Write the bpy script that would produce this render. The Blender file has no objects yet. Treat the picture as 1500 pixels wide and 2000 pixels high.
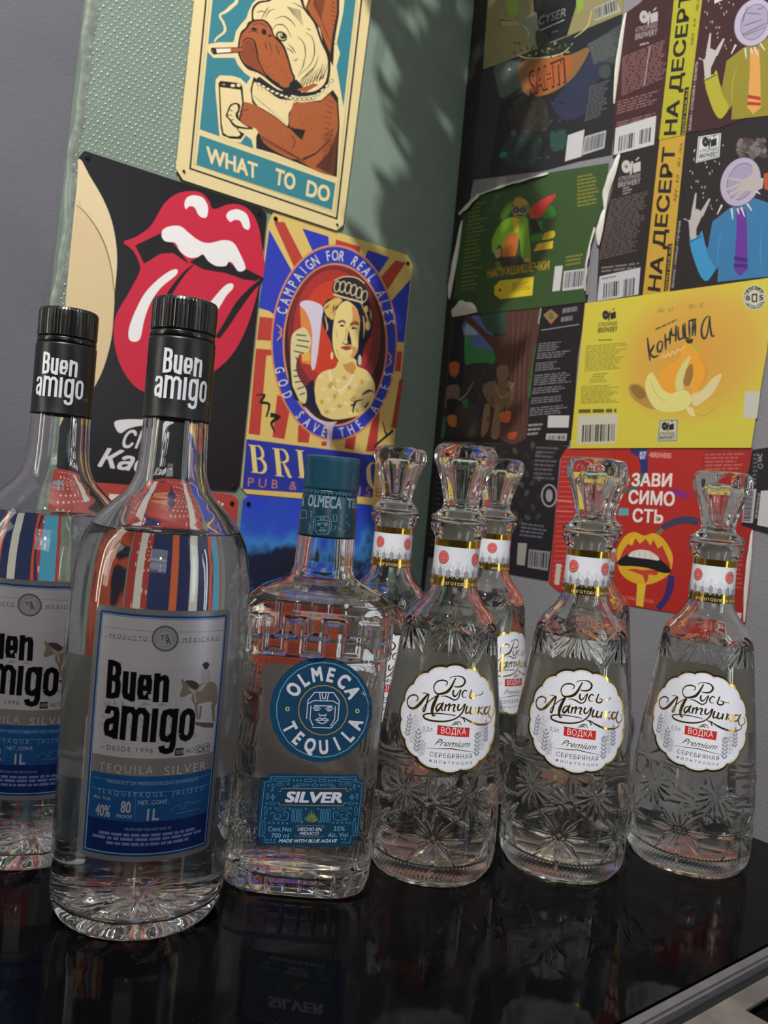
import bpy, bmesh, math, random
import numpy as np
from mathutils import Vector, Matrix
from mathutils.geometry import tessellate_polygon
sin, cos, pi = math.sin, math.cos, math.pi
random.seed(4)
S = bpy.context.scene
COL = S.collection
# ------------------------------------------------------------------ camera
F, PITCH, ROLL = 1665.0, .0285, .0895
EYE = Vector((0, 0, .23))
_rt = Vector((1, 0, 0)); _fw = Vector((0, cos(PITCH), -sin(PITCH))); _up = _rt.cross(_fw)
C_R = cos(ROLL)*_rt + sin(ROLL)*_up
C_U = -sin(ROLL)*_rt + cos(ROLL)*_up
C_F = _fw
cam = bpy.data.cameras.new('camera'); co = bpy.data.objects.new('camera', cam); COL.objects.link(co)
cam.sensor_fit = 'VERTICAL'; cam.sensor_height = 36; cam.sensor_width = 27; cam.lens = F/2000*36
co.matrix_world = Matrix((( C_R.x, C_U.x, -C_F.x, EYE.x), (C_R.y, C_U.y, -C_F.y, EYE.y), (C_R.z, C_U.z, -C_F.z, EYE.z), (0, 0, 0, 1)))
cam.clip_start = .02
cam.dof.use_dof = True; cam.dof.focus_distance = .47; cam.dof.aperture_fstop = 18.0
S.camera = co
# ------------------------------------------------------------------ world, lights, exposure
S.view_settings.view_transform = 'Standard'; S.view_settings.look = 'None'
S.view_settings.gamma = 1; S.view_settings.use_curve_mapping = False
S.view_settings.exposure = -0.12
S.cycles.max_bounces = 24; S.cycles.transmission_bounces = 22; S.cycles.glossy_bounces = 6
S.cycles.diffuse_bounces = 3; S.cycles.use_adaptive_sampling = True; S.cycles.adaptive_threshold = .025; S.cycles.transparent_max_bounces = 16
S.cycles.sample_clamp_indirect = 8.0
S.cycles.use_denoising = True
W = bpy.data.worlds.new('room_light'); S.world = W; W.use_nodes = True
W.node_tree.nodes['Background'].inputs[0].default_value = (.50, .52, .58, 1)
W.node_tree.nodes['Background'].inputs[1].default_value = .09

def area(name, loc, target, sx, sy, energy, color):
    l = bpy.data.lights.new(name, 'AREA'); l.shape = 'RECTANGLE'; l.size = sx; l.size_y = sy
    l.energy = energy; l.color = color
    o = bpy.data.objects.new(name, l); COL.objects.link(o); o.location = loc
    o.rotation_euler = (Vector(target)-Vector(loc)).to_track_quat('-Z', 'Y').to_euler()
    return o
area('ceiling_lamp', (-.25, -.25, 1.75), (.0, .9, .45), .02, .02, 46, (1, .97, .92))
area('side_window', (-1.35, .0, .75), (-.05, .6, .25), .5, 1.1, 6, (1, .97, .88))
area('far_window', (1.2, -.35, .70), (.1, .6, .2), .4, 1.1, 4, (.86, .93, 1))
area('back_fill', (.1, -1.5, 1.0), (.05, .6, .25), .8, .5, 3, (.95, .97, 1))  # large soft fill light added behind the camera
area('left_strip_lamp', (-.72, .22, .34), (-.10, .45, .18), .025, .5, .55, (1, .96, .72))
area('right_edge_light', (.58, .20, .30), (.0, .48, .16), .025, .5, .5, (.93, .97, 1))  # unseen strip light added for the bright right edges of the bottles
area('warm_lamp', (.10, -.9, .62), (-.05, .5, .1), .05, .05, .6, (1, .5, .2))

# ------------------------------------------------------------------ helpers
def ray(x, y):
    return (C_F + C_R*((x-750)/F) - C_U*((y-1000)/F)).normalized()
def srgb(h):
    h = h.lstrip('#'); out = []
    if len(h) == 3: h = ''.join(c*2 for c in h)
    for i in (0, 2, 4):
        c = int(h[i:i+2], 16)/255
        out.append(c/12.92 if c <= .04045 else ((c+.055)/1.055)**2.4)
    return tuple(out)+(1,)
_mats = {}
def mat(name, color=None, rough=.5, metal=0, ior=None, trans=0, attr=False, coat=0, spec=None):
    if name in _mats: return _mats[name]
    m = bpy.data.materials.new(name); m.use_nodes = True; nt = m.node_tree; b = nt.nodes['Principled BSDF']
    if color: b.inputs['Base Color'].default_value = srgb(color) if isinstance(color, str) else color
    b.inputs['Roughness'].default_value = rough; b.inputs['Metallic'].default_value = metal
    if ior: b.inputs['IOR'].default_value = ior
    b.inputs['Transmission Weight'].default_value = trans; b.inputs['Coat Weight'].default_value = coat
    if spec is not None: b.inputs['Specular IOR Level'].default_value = spec
    if attr:
        a = nt.nodes.new('ShaderNodeAttribute'); a.attribute_name = 'Col'
        n = nt.nodes.new('ShaderNodeTexNoise'); n.inputs['Scale'].default_value = 900; n.inputs['Detail'].default_value = 3
        tc = nt.nodes.new('ShaderNodeTexCoord'); nt.links.new(tc.outputs['Object'], n.inputs['Vector'])
        mr = nt.nodes.new('ShaderNodeMapRange'); mr.inputs['To Min'].default_value = .9; mr.inputs['To Max'].default_value = 1.08
        nt.links.new(n.outputs[0], mr.inputs[0])
        mx = nt.nodes.new('ShaderNodeMix'); mx.data_type = 'RGBA'; mx.blend_type = 'MULTIPLY'; mx.inputs[0].default_value = 1
        nt.links.new(a.outputs['Color'], mx.inputs[6]); nt.links.new(mr.outputs[0], mx.inputs[7])
        nt.links.new(mx.outputs[2], b.inputs['Base Color'])
    _mats[name] = m; return m
def noisy(m, c1, c2, scale, detail=4, bump=0, bscale=None, rough=None):
    nt = m.node_tree; b = nt.nodes['Principled BSDF']
    tc = nt.nodes.new('ShaderNodeTexCoord'); n = nt.nodes.new('ShaderNodeTexNoise')
    n.inputs['Scale'].default_value = scale; n.inputs['Detail'].default_value = detail
    nt.links.new(tc.outputs['Object'], n.inputs['Vector'])
    r = nt.nodes.new('ShaderNodeValToRGB'); r.color_ramp.elements[0].position = .3; r.color_ramp.elements[1].position = .7
    r.color_ramp.elements[0].color = srgb(c1); r.color_ramp.elements[1].color = srgb(c2)
    nt.links.new(n.outputs[0], r.inputs[0]); nt.links.new(r.outputs[0], b.inputs['Base Color'])
    if bump:
        n2 = nt.nodes.new('ShaderNodeTexNoise'); n2.inputs['Scale'].default_value = bscale or scale*4; n2.inputs['Detail'].default_value = 5
        nt.links.new(tc.outputs['Object'], n2.inputs['Vector'])
        bp = nt.nodes.new('ShaderNodeBump'); bp.inputs['Strength'].default_value = bump; bp.inputs['Distance'].default_value = .001
        nt.links.new(n2.outputs[0], bp.inputs['Height']); nt.links.new(bp.outputs[0], b.inputs['Normal'])
    if rough:
        mr = nt.nodes.new('ShaderNodeMapRange'); mr.inputs['From Min'].default_value = .35; mr.inputs['From Max'].default_value = .65
        mr.inputs['To Min'].default_value = rough[0]; mr.inputs['To Max'].default_value = rough[1]
        nt.links.new(n.outputs[0], mr.inputs[0]); nt.links.new(mr.outputs[0], b.inputs['Roughness'])
    return m
def link(name, me, m=None, parent=None):
    o = bpy.data.objects.new(name, me); COL.objects.link(o)
    if m: me.materials.append(m)
    if parent: o.parent = parent
    return o
def obj(name, bm, m, parent=None, smooth=False):
    me = bpy.data.meshes.new(name); bm.normal_update(); bm.to_mesh(me); bm.free()
    if smooth:
        me.polygons.foreach_set('use_smooth', [True]*len(me.polygons))
    return link(name, me, m, parent)
def pydata(name, v, f, m, parent=None, smooth=False):
    me = bpy.data.meshes.new(name); me.from_pydata(v, [], f); me.update()
    if smooth: me.polygons.foreach_set('use_smooth', [True]*len(me.polygons))
    return link(name, me, m, parent)
def tag(o, label=None, cat=None, group=None, kind=None):
    if label: o['label'] = label
    if cat: o['category'] = cat
    if group: o['group'] = group
    if kind: o['kind'] = kind
    return o
def thing(name, loc, label, cat, group=None, rotz=0):
    o = bpy.data.objects.new(name, None); COL.objects.link(o); o.location = loc; o.rotation_euler = (0, 0, rotz)
    o.empty_display_size = .02
    return tag(o, label, cat, group)
def smooth_angle(o, a=35):
    me = o.data; me.polygons.foreach_set('use_smooth', [True]*len(me.polygons)); me.set_sharp_from_angle(angle=math.radians(a))

# ------------------------------------------------------------------ charts: flat or curved surfaces that carry print
class Plane:
    curved = False
    def __init__(s, O, U, N):
        s.O = Vector(O); s.U = Vector(U); s.V = Vector((0, 0, 1)); s.N = Vector(N)
    def px(s, x, y):
        d = ray(x, y); t = (s.O-EYE).dot(s.N)/d.dot(s.N); q = EYE+d*t-s.O
        return (q.dot(s.U), q.dot(s.V))
    def pos(s, u, v, h): return s.O+s.U*u+s.V*v+s.N*h
class Rev:
    curved = True
    def __init__(s, X, Y, prof, R0, rot=0):
        s.X, s.Y, s.R0, s.rot = X, Y, R0, rot
        s.z = np.array([p[0] for p in prof]); s.r = np.array([p[1] for p in prof])
    def rad(s, z): return float(np.interp(z, s.z, s.r))
    def px(s, x, y):
        d = ray(x, y); ex, ey = EYE.x-s.X, EYE.y-s.Y
        a = d.x*d.x+d.y*d.y; b = ex*d.x+ey*d.y; c0 = ex*ex+ey*ey; z = EYE.z+d.z*(-b/a)
        for _ in range(12):
            r = s.rad(z); disc = b*b-a*(c0-r*r); t = (-b-math.sqrt(max(disc, 0)))/a; z = .5*z+.5*(EYE.z+d.z*t)
        px, py = ex+d.x*t, ey+d.y*t
        return ((math.atan2(px, -py)-s.rot)*s.R0, z)
    def pos(s, u, v, h):
        t = u/s.R0; r = s.rad(v)+h; return Vector((r*sin(t), -r*cos(t), v))
class Front:
    """front of a bottle with a rounded-square section"""
    curved = True; R0 = .03
    def __init__(s, X, Y, a, b, n): s.X, s.Y, s.a, s.b, s.n = X, Y, a, b, n
    def yy(s, x): return s.b*max(0, 1-abs(min(abs(x)/s.a, 1))**s.n)**(1/s.n)
    def px(s, x, y):
        d = ray(x, y); q = s.b
        for _ in range(10):
            t = (s.Y-q-EYE.y)/d.y; X = EYE.x+d.x*t-s.X; q = .5*q+.5*s.yy(X)
        return (X, EYE.z+d.z*t)
    def pos(s, u, v, h): return Vector((u, -s.yy(u)-h, v))
def pts(t):
    if isinstance(t, str): return [tuple(float(c) for c in p.split(',')) for p in t.split()]
    return list(t)
def catmull(p, closed, n=5):
    out = []; N = len(p)
    rng = range(N) if closed else range(N-1)
    for i in rng:
        g = (lambda k: p[k % N]) if closed else (lambda k: p[max(0, min(N-1, k))])
        a, b, c, d = g(i-1), g(i), g(i+1), g(i+2)
        for j in range(n):
            t = j/n
            out.append(tuple(.5*((2*b[k])+(-a[k]+c[k])*t+(2*a[k]-5*b[k]+4*c[k]-d[k])*t*t+(-a[k]+3*b[k]-3*c[k]+d[k])*t**3) for k in (0, 1)))
    if not closed: out.append(tuple(p[-1]))
    return out
_glyph = {}
def glyphs(txt, bold=0, shear=0, space=1.0):
    k = (txt, bold, shear, space); b_ = max(bold, 0)
    if k in _glyph: return _glyph[k]
    cu = bpy.data.curves.new('t', 'FONT'); cu.body = txt; cu.shear = shear; cu.resolution_u = 3
    cu.space_character = space
    o = bpy.data.objects.new('t', cu); COL.objects.link(o)
    dg = bpy.context.evaluated_depsgraph_get(); dg.update()
    me = o.evaluated_get(dg).to_mesh()
    v = [(a.co.x, a.co.y) for a in me.vertices]; f = [tuple(p.vertices) for p in me.polygons]
    o.evaluated_get(dg).to_mesh_clear(); bpy.data.objects.remove(o); bpy.data.curves.remove(cu)
    _glyph[k] = (v, f); return v, f
CAP = None
class Art:
    DH = 3e-6
    def __init__(s, chart, parent, h=2e-4, m=None, step=.0025):
        s.c = chart; s.parent = parent; s.h = s.h0 = h; s.boxes = []; s.v = (0, 0, 1); s.parts = {}; s.cur = 'print'; s.m = m or mat('print_ink', rough=.5, attr=True)
        s.mm = {}; s.step = step; s.raw = False
    def part(s, name, m=None):
        s.cur = name
        if m: s.mm[name] = m
        return s
    def view(s, x0, y0, k): s.v = (x0, y0, k); s.raw = False; return s
    def uv(s): s.raw = True; return s
    def cv(s, p):
        if s.raw: return p
        return s.c.px(s.v[0]+p[0]/s.v[2], s.v[1]+p[1]/s.v[2])
    def add(s, uvs, faces, color, dz=None):
        x0, x1 = min(p[0] for p in uvs), max(p[0] for p in uvs); y0, y1 = min(p[1] for p in uvs), max(p[1] for p in uvs)
        s.h = max([b[4] for b in s.boxes if b[0] <= x1 and b[1] >= x0 and b[2] <= y1 and b[3] >= y0], default=s.h0)+s.DH
        s.boxes.append((x0, x1, y0, y1, s.h+(max(dz) if dz else 0)))
        d = s.parts.setdefault(s.cur, [[], [], []])
        col = srgb(color) if isinstance(color, str) else color
        dz = dz or [0]*len(uvs)
        if s.c.curved:
            # cut along the same facets as every other print on this surface, so that layers never cross
            bm = bmesh.new(); vs = [bm.verts.new((a, b, c*100)) for (a, b), c in zip(uvs, dz)]
            for f in faces:
                if len(set(f)) > 2:
                    try: bm.faces.new([vs[i] for i in f])
                    except ValueError: pass
            for ax, step in ((0, s.step), (1, .004)):
                if ax and not isinstance(s.c, Rev): continue
                us = [p[ax] for p in uvs]; lo, hi = min(us), max(us); k = math.floor(lo/step)+1
                no = (1, 0, 0) if ax == 0 else (0, 1, 0)
                while k*step < hi:
                    g = bm.verts[:]+bm.edges[:]+bm.faces[:]
                    bmesh.ops.bisect_plane(bm, geom=g, dist=1e-9, plane_co=(k*step*no[0], k*step*no[1], 0), plane_no=no); k += 1
            bm.verts.index_update(); uvs = [(w.co.x, w.co.y) for w in bm.verts]; dz = [w.co.z/100 for w in bm.verts]; faces = [[w.index for w in f.verts] for f in bm.faces]; bm.free()
        n = len(d[0]); d[0] += [s.at(a, b, c) for (a, b), c in zip(uvs, dz)]
        for f in faces:
            d[1].append([n+i for i in f]); d[2].append(col)
    def at(s, u, v, dz=0):
        if not s.c.curved: return s.c.pos(u, v, s.h+dz)
        k = math.floor(u/s.step+1e-6); f = u/s.step-k; j = math.floor(v/.004+1e-6); g = v/.004-j
        A_, B_ = s.grid(k, j, dz), s.grid(k+1, j, dz)
        if isinstance(s.c, Rev): A_ = A_.lerp(s.grid(k, j+1, dz), g); B_ = B_.lerp(s.grid(k+1, j+1, dz), g)
        else: A_.z = v; B_.z = v
        return A_.lerp(B_, f)
    def grid(s, k, j, dz): return s.c.pos(k*s.step, j*.004, s.h+dz)
    def P(s, p, color, sm=0):
        p = pts(p)
        if sm: p = catmull(p, True, sm if sm > 1 else 5)
        q = [s.cv(a) for a in p]
        t = tessellate_polygon([[Vector((a, b, 0)) for a, b in q]])
        s.add(q, [list(f) for f in t], color); return s
    def L(s, p, w, color, sm=0, closed=False, disc=True):
        """stroke; w is a width or (w0,w1,...) along the path, in the current units"""
        p = pts(p)
        if sm: p = catmull(p, closed, sm if sm > 1 else 5)
        n = len(p)
        if closed: p = p+[p[0]]; n += 1
        ws = [w]*n if not isinstance(w, (tuple, list)) else [float(np.interp(i/(n-1), np.linspace(0, 1, len(w)), w)) for i in range(n)]
        V = []; Fc = []
        for i in range(n):
            a = p[max(i-1, 0)]; b = p[min(i+1, n-1)]
            if closed and i in (0, n-1): a = p[n-2]; b = p[1]
            d1 = (p[i][0]-a[0], p[i][1]-a[1]); d2 = (b[0]-p[i][0], b[1]-p[i][1])
            l1 = math.hypot(*d1) or 1; l2 = math.hypot(*d2) or 1
            if l1 == 1 and d1 == (0, 0): d1 = d2; l1 = l2
            if d2 == (0, 0): d2 = d1; l2 = l1
            t = (d1[0]/l1+d2[0]/l2, d1[1]/l1+d2[1]/l2); tl = math.hypot(*t) or 1; t = (t[0]/tl, t[1]/tl)
            c = max(.5, abs(t[0]*d2[0]/l2+t[1]*d2[1]/l2)); k = ws[i]/2/c
            V.append(((p[i][0]-t[1]*k, p[i][1]+t[0]*k), (p[i][0]+t[1]*k, p[i][1]-t[0]*k)))
        Q = []; Z = []
        for i in range(1, n):
            m_ = len(Q); Q += [V[i-1][0], V[i-1][1], V[i][1], V[i][0]]; Z += [(i % 3)*1e-6]*4; Fc.append((m_, m_+1, m_+2, m_+3))
        s.add([s.cv(a) for a in Q], Fc, color, Z); return s
    def E(s, cx, cy, rx, ry, color, rot=0, n=28, ring=0, a0=0, a1=2*pi):
        R = math.radians(rot); out = []
        for i in range(n+(1 if ring or a1-a0 < 6.28 else 0)):
            t = a0+(a1-a0)*i/n; x, y = rx*cos(t), ry*sin(t)
            out.append((cx+x*cos(R)-y*sin(R), cy+x*sin(R)+y*cos(R)))
        if ring: return s.L(out, ring, color)
        return s.P(out, color)
    def T(s, txt, p0, p1, p2, color, bold=.012, shear=0, space=1.0):
        v, f = glyphs(txt, bold, shear, space)
        if not v: return s
        x0 = min(a for a, _ in v); x1 = max(a for a, _ in v)
        a, b, c = s.cv(p0), s.cv(p1), s.cv(p2)
        hy = .729
        q = [(a[0]+(b[0]-a[0])*(x-x0)/(x1-x0)+(c[0]-a[0])*y/hy, a[1]+(b[1]-a[1])*(x-x0)/(x1-x0)+(c[1]-a[1])*y/hy) for x, y in v]
        s.bold(q, f, color, bold, ((b[0]-a[0])/(x1-x0), (b[1]-a[1])/(x1-x0)), ((c[0]-a[0])/hy, (c[1]-a[1])/hy)); return s
    def bold(s, q, f, color, bd, ex, ey):
        if bd > .004:
            for dx, dy in ((.8, .7), (-.8, .7), (.8, -.7), (-.8, -.7)):
                s.add([(x+bd*(dx*ex[0]+dy*ey[0]), y+bd*(dx*ex[1]+dy*ey[1])) for x, y in q], f, color)
        s.add(q, f, color)
    def arc(s, txt, cx, cy, rx, ry, a0, a1, hgt, color, bold=.02, sq=.7, rot=0, inward=False):
        """letters along an ellipse; angles in degrees, 0 = right, 90 = up (image sense)"""
        n = len(txt); R = math.radians(rot)
        for i, ch in enumerate(txt):
            if ch == ' ': continue
            t = math.radians(a0+(a1-a0)*(i/(n-1))); v, f = glyphs(ch, bold)
            x0 = min(a for a, _ in v); x1 = max(a for a, _ in v); xm = (x0+x1)/2
            X, Y = rx*cos(t), -ry*sin(t)
            nx, ny = cos(t)/rx, -sin(t)/ry; l = math.hypot(nx, ny); nx /= l; ny /= l
            if inward: nx, ny = -nx, -ny
            tx, ty = -ny, nx
            q = []
            for x, y in v:
                a = (x-xm)*hgt/.729*sq; b = (y/.729-.5)*hgt
                gx, gy = X+tx*a+nx*b, Y+ty*a+ny*b
                q.append(s.cv((cx+gx*cos(R)-gy*sin(R), cy+gx*sin(R)+gy*cos(R))))
            sc = hgt/.729; ca, cb = cos(R), sin(R); w0 = s.cv((cx+X, cy+Y)); e1 = (tx*sc*sq, ty*sc*sq); e2 = (nx*sc, ny*sc)
            w1 = s.cv((cx+X+e1[0], cy+Y+e1[1])); w2 = s.cv((cx+X+e2[0], cy+Y+e2[1]))
            s.bold(q, f, color, bold, (w1[0]-w0[0], w1[1]-w0[1]), (w2[0]-w0[0], w2[1]-w0[1]))
        return s
    def quad(s, tl, tr, bl, a, b):
        return (tl[0]+(tr[0]-tl[0])*a+(bl[0]-tl[0])*b, tl[1]+(tr[1]-tl[1])*a+(bl[1]-tl[1])*b)
    def bars(s, tl, tr, bl, rows, color, fill=.5, ragged=.3, words=6, seed=1):
        rd = random.Random(seed); V = []; Fc = []
        for r in range(rows):
            end = 1-rd.random()*ragged; x = 0
            while x < end:
                w = (.4+rd.random())/words; e = min(x+w, end); y0 = r/rows; y1 = (r+fill)/rows
                k = len(V); V += [s.cv(s.quad(tl, tr, bl, a, b)) for a, b in ((x, y0), (e, y0), (e, y1), (x, y1))]
                Fc.append((k, k+1, k+2, k+3)); x = e+.18/words
        s.add(V, Fc, color); return s
    def code(s, tl, tr, bl, color='#26262a', n=30, seed=2):
        rd = random.Random(seed); V = []; Fc = []; x = 0
        while x < 1:
            w = rd.choice((.6, 1, 1.5, 2.2))/n
            k = len(V); V += [s.cv(s.quad(tl, tr, bl, a, b)) for a, b in ((x, 0), (min(1, x+w), 0), (min(1, x+w), 1), (x, 1))]
            Fc.append((k, k+1, k+2, k+3)); x += w+rd.choice((.6, 1, 1.6))/n
        s.add(V, Fc, color); return s
    def done(s):
        out = {}
        for name, (v, f, c) in s.parts.items():
            me = bpy.data.meshes.new(name); me.from_pydata(v, [], f)
            at = me.color_attributes.new('Col', 'FLOAT_COLOR', 'CORNER')
            arr = np.empty((len(me.loops), 4), dtype=np.float32); i = 0
            cnt = np.array([len(x) for x in f]); arr[:] = np.repeat(np.array(c, dtype=np.float32), cnt, axis=0)
            at.data.foreach_set('color', arr.ravel())
            # keep every face pointing away from what carries it
            me.update()
            out[name] = link(name.split('#')[0], me, s.mm.get(name, s.m), s.parent)
            if 'small_print' in name or name in ('dots', 'side_print'): out[name]['kind'] = 'stuff'
        return out
# ------------------------------------------------------------------ room
A = .6705; D = .822
DL = Vector((cos(A), sin(A), 0)); NL = Vector((sin(A), -cos(A), 0))      # along the back wall / out of it
DR = Vector((sin(A), -cos(A), 0)); NR = Vector((-cos(A), -sin(A), 0))    # along the right wall / out of it
def st(s, t, z=0): return DL*s - NL*t + Vector((0, 0, z))
SC = .7255                                                                # corner along the back wall
FLOOR = -.92; TOP = 1.95
WL = Plane(st(0, D), DL, NL)
WR = Plane(st(SC, D), DR, NR)
def slab(name, corners, nrm, thick, m, nu=1):
    bm = bmesh.new(); n = Vector(nrm).normalized()*thick
    a = [bm.verts.new(c) for c in corners]; b = [bm.verts.new(Vector(c)-n) for c in corners]
    bm.faces.new(a); bm.faces.new(b[::-1])
    for i in range(4): bm.faces.new((a[i-1], b[i-1], b[i], a[i]))
    bmesh.ops.recalc_face_normals(bm, faces=bm.faces[:])
    o = obj(name, bm, m); return tag(o, kind='structure')
m_green = noisy(mat('green_paint', rough=.62), '#74867a', '#7b8d80', 30, bump=.25, bscale=420)
m_grey = noisy(mat('grey_plaster', rough=.75), '#76767b', '#7d7d83', 14, bump=.5, bscale=500)
m_lav = noisy(mat('lilac_grey_plaster', rough=.8), '#605f69', '#686771', 9, bump=.3, bscale=300)
SW = .205
ED = lambda z: .2355+(z-.22)*.036
slab('wall_back', [st(ED(FLOOR), D, FLOOR), st(SC, D, FLOOR), st(SC, D, TOP), st(ED(TOP), D, TOP)], NL, .0135, m_green)
slab('wall_right', [st(SC, D+.05, FLOOR), st(SC, -1.6, FLOOR), st(SC, -1.6, TOP), st(SC, D+.05, TOP)], NR, .05, m_grey)
slab('wall_left', [st(-1.3, D+.014, FLOOR), st(.4, D+.014, FLOOR), st(.4, D+.014, TOP), st(-1.3, D+.014, TOP)], NL, .05, m_lav)
slab('ceiling', [st(-1.3, -1.6, TOP), st(SC+.05, -1.6, TOP), st(SC+.05, D+.1, TOP), st(-1.3, D+.1, TOP)], (0, 0, -1), .05, mat('ceiling_paint', '#b9b6b0', .9))
slab('floor', [st(-1.6, -1.6, FLOOR), st(SC+.05, -1.6, FLOOR), st(SC+.05, D+.05, FLOOR), st(-1.6, D+.05, FLOOR)], (0, 0, 1), .05,
     noisy(mat('floor_lino', rough=.6), '#3a3632', '#46413c', 6))
# counter: black polished top, metal edge strip, plinth
m_black = mat('black_stone', '#050507', .12)
nt = m_black.node_tree; b_ = nt.nodes['Principled BSDF']
tc = nt.nodes.new('ShaderNodeTexCoord'); n1 = nt.nodes.new('ShaderNodeTexNoise'); n1.inputs['Scale'].default_value = 22; n1.inputs['Detail'].default_value = 6
n1.inputs['Distortion'].default_value = .6
nt.links.new(tc.outputs['Object'], n1.inputs['Vector'])
mr = nt.nodes.new('ShaderNodeMapRange'); mr.inputs['From Min'].default_value = .42; mr.inputs['From Max'].default_value = .75
mr.inputs['To Min'].default_value = .03; mr.inputs['To Max'].default_value = .13
nt.links.new(n1.outputs[0], mr.inputs[0]); nt.links.new(mr.outputs[0], b_.inputs['Roughness'])
n3 = nt.nodes.new('ShaderNodeTexNoise'); n3.inputs['Scale'].default_value = 1400; n3.inputs['Detail'].default_value = 2
nt.links.new(tc.outputs['Object'], n3.inputs['Vector'])
rp = nt.nodes.new('ShaderNodeValToRGB'); rp.color_ramp.elements[0].position = .70; rp.color_ramp.elements[1].position = .8
rp.color_ramp.elements[0].color = (.0016, .0016, .0022, 1); rp.color_ramp.elements[1].color = (.05, .05, .055, 1)
nt.links.new(n3.outputs[0], rp.inputs[0]); nt.links.new(rp.outputs[0], b_.inputs['Base Color'])
b_.inputs['IOR'].default_value = 1.19
TF, TS = .2165, .6107      # front edge, right edge of the counter top
def box_st(bm, s0, s1, t0, t1, z0, z1):
    v = [bm.verts.new(st(s, t, z)) for z in (z0, z1) for s, t in ((s0, t0), (s1, t0), (s1, t1), (s0, t1))]
    for f in ((3, 2, 1, 0), (4, 5, 6, 7), (0, 1, 5, 4), (1, 2, 6, 5), (2, 3, 7, 6), (3, 0, 4, 7)):
        bm.faces.new([v[i] for i in f])
ct = thing('counter', st(.3, .5, FLOOR), 'black polished stone bar counter with a grey metal front strip', 'counter')
def kid(o, p):
    o.parent = p; o.matrix_parent_inverse = Matrix.Translation(-Vector(p.location)); return o
bm = bmesh.new(); box_st(bm, -.75, TS, TF, D-.008, -.035, 0)
bmesh.ops.bevel(bm, geom=bm.edges[:], offset=.0012, segments=2, affect='EDGES', clamp_overlap=True)
kid(obj('worktop', bm, m_black), ct)
bm = bmesh.new(); box_st(bm, -.7, TS-.02, TF+.03, D-.02, FLOOR, -.035)
kid(obj('cabinet', bm, mat('black_board', '#0c0c0d', .6)), ct)
m_steel = noisy(mat('worn_steel', rough=.5, metal=.25), '#5c5653', '#787069', 40, bump=.2, bscale=300, rough=(.3, .55))
m_trim = noisy(mat('grey_edge_strip', rough=.5), '#4f4d52', '#5a585e', 60, bump=.3, bscale=900)
bm = bmesh.new(); box_st(bm, -.75, TS+.004, TF-.0075, TF-.0002, -.020, .0012)
bmesh.ops.bevel(bm, geom=bm.edges[:], offset=.0015, segments=2, affect='EDGES', clamp_overlap=True)
o = kid(obj('edge_strip', bm, m_trim), ct); o['label'] = 'grey edge strip along the worktop'
bm = bmesh.new(); box_st(bm, -.75, TS+.004, TF-.0115, TF-.0077, -.022, -.004)
kid(obj('rubber_seal', bm, mat('black_rubber', '#0a0a0b', .6)), ct)
# slotted steel drip rail in front of the counter
dr = thing('drip_rail', st(.3, TF-.05, FLOOR), 'worn slotted steel rail in front of the black counter edge', 'rail')
bm = bmesh.new(); t1 = TF-.0118; zt = -.004
ss = np.arange(-.72, .62, .044); edges_ = []
box_st(bm, -.75, .62, t1-.010, t1, zt-.0015, zt)
box_st(bm, -.75, .62, t1-.040, t1-.022, zt-.0015, zt)
for q in ss:
    box_st(bm, q, q+.022, t1-.022, t1-.010, zt-.0015, zt)
kid(obj('slotted_top', bm, m_steel), dr)
bm = bmesh.new(); box_st(bm, -.75, .62, t1-.042, t1-.040, zt-.05, zt); kid(obj('front_lip', bm, m_steel), dr)
bm = bmesh.new(); box_st(bm, -.75, .62, t1-.040, t1, zt-.052, zt-.05); kid(obj('tray', bm, m_steel), dr)
for q in (SW+.03, .6):
    bm = bmesh.new(); box_st(bm, q, q+.015, t1-.025, t1-.01, FLOOR, zt-.052); kid(obj('leg', bm, m_steel), dr)
# plastic film with moulded dimples on the left end of the green wall
fm = thing('bubble_film', st(.24, D, .5), 'clear dimpled plastic film taped over the left end of the green wall', 'plastic film')
m_film = mat('dimpled_film', '#b4c4b8', .22, coat=.5)
V = []; Fc = []; rd = random.Random(3)
for iz in range(120):
    for iu in range(38):
        u = .238+iu*.0060+(iz % 2)*.0030+rd.uniform(-.0004, .0004); z = .30+iz*.0046
        edge = .236+.000045*0+(z-.22)*.036+.0012*sin(z*60)
        if u < edge or u > edge+.19*(.55+.45*sin(z*3)): continue
        if z < .5 and u > .285: continue
        r = .00105*rd.uniform(.7, 1.15)*(1-.55*max(0, (u-edge-.09)/.1)); k = len(V)
        for a in range(6):
            V.append(WL.pos(u+r*cos(a*pi/3), z+r*1.1*sin(a*pi/3), .0002)); 
        for a in range(6):
            V.append(WL.pos(u+.55*r*cos(a*pi/3), z+.55*r*1.1*sin(a*pi/3), .0002+r*.42))
        V.append(WL.pos(u, z, .0002+r*.55))
        for a in range(6):
            b = (a+1) % 6; Fc.append((k+a, k+b, k+6+b, k+6+a)); Fc.append((k+6+a, k+6+b, k+12))
me = bpy.data.meshes.new('dimples'); me.from_pydata(V, [], Fc); me.polygons.foreach_set('use_smooth', [True]*len(Fc))
o = kid(link('dimples', me, m_film), fm); o['kind'] = 'stuff'
V = []; Fc = []; N = 70
for i in range(N+1):
    z = .02+i*(1.0/N); e = .2345+(z-.22)*.036+.0016*sin(z*47)+.001*sin(z*130); w = .010+.0022*sin(z*31)
    for j, (du, hh) in enumerate(((0, .0002), (.001, .0016+.0006*sin(z*90)), (w*.5, .0011+.0006*sin(z*70+1)), (w, .0004))):
        V.append(WL.pos(e+du, z, hh))
    if i:
        for j in range(3): k = 4*i+j; Fc.append((k-4, k-3, k+1, k))
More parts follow.
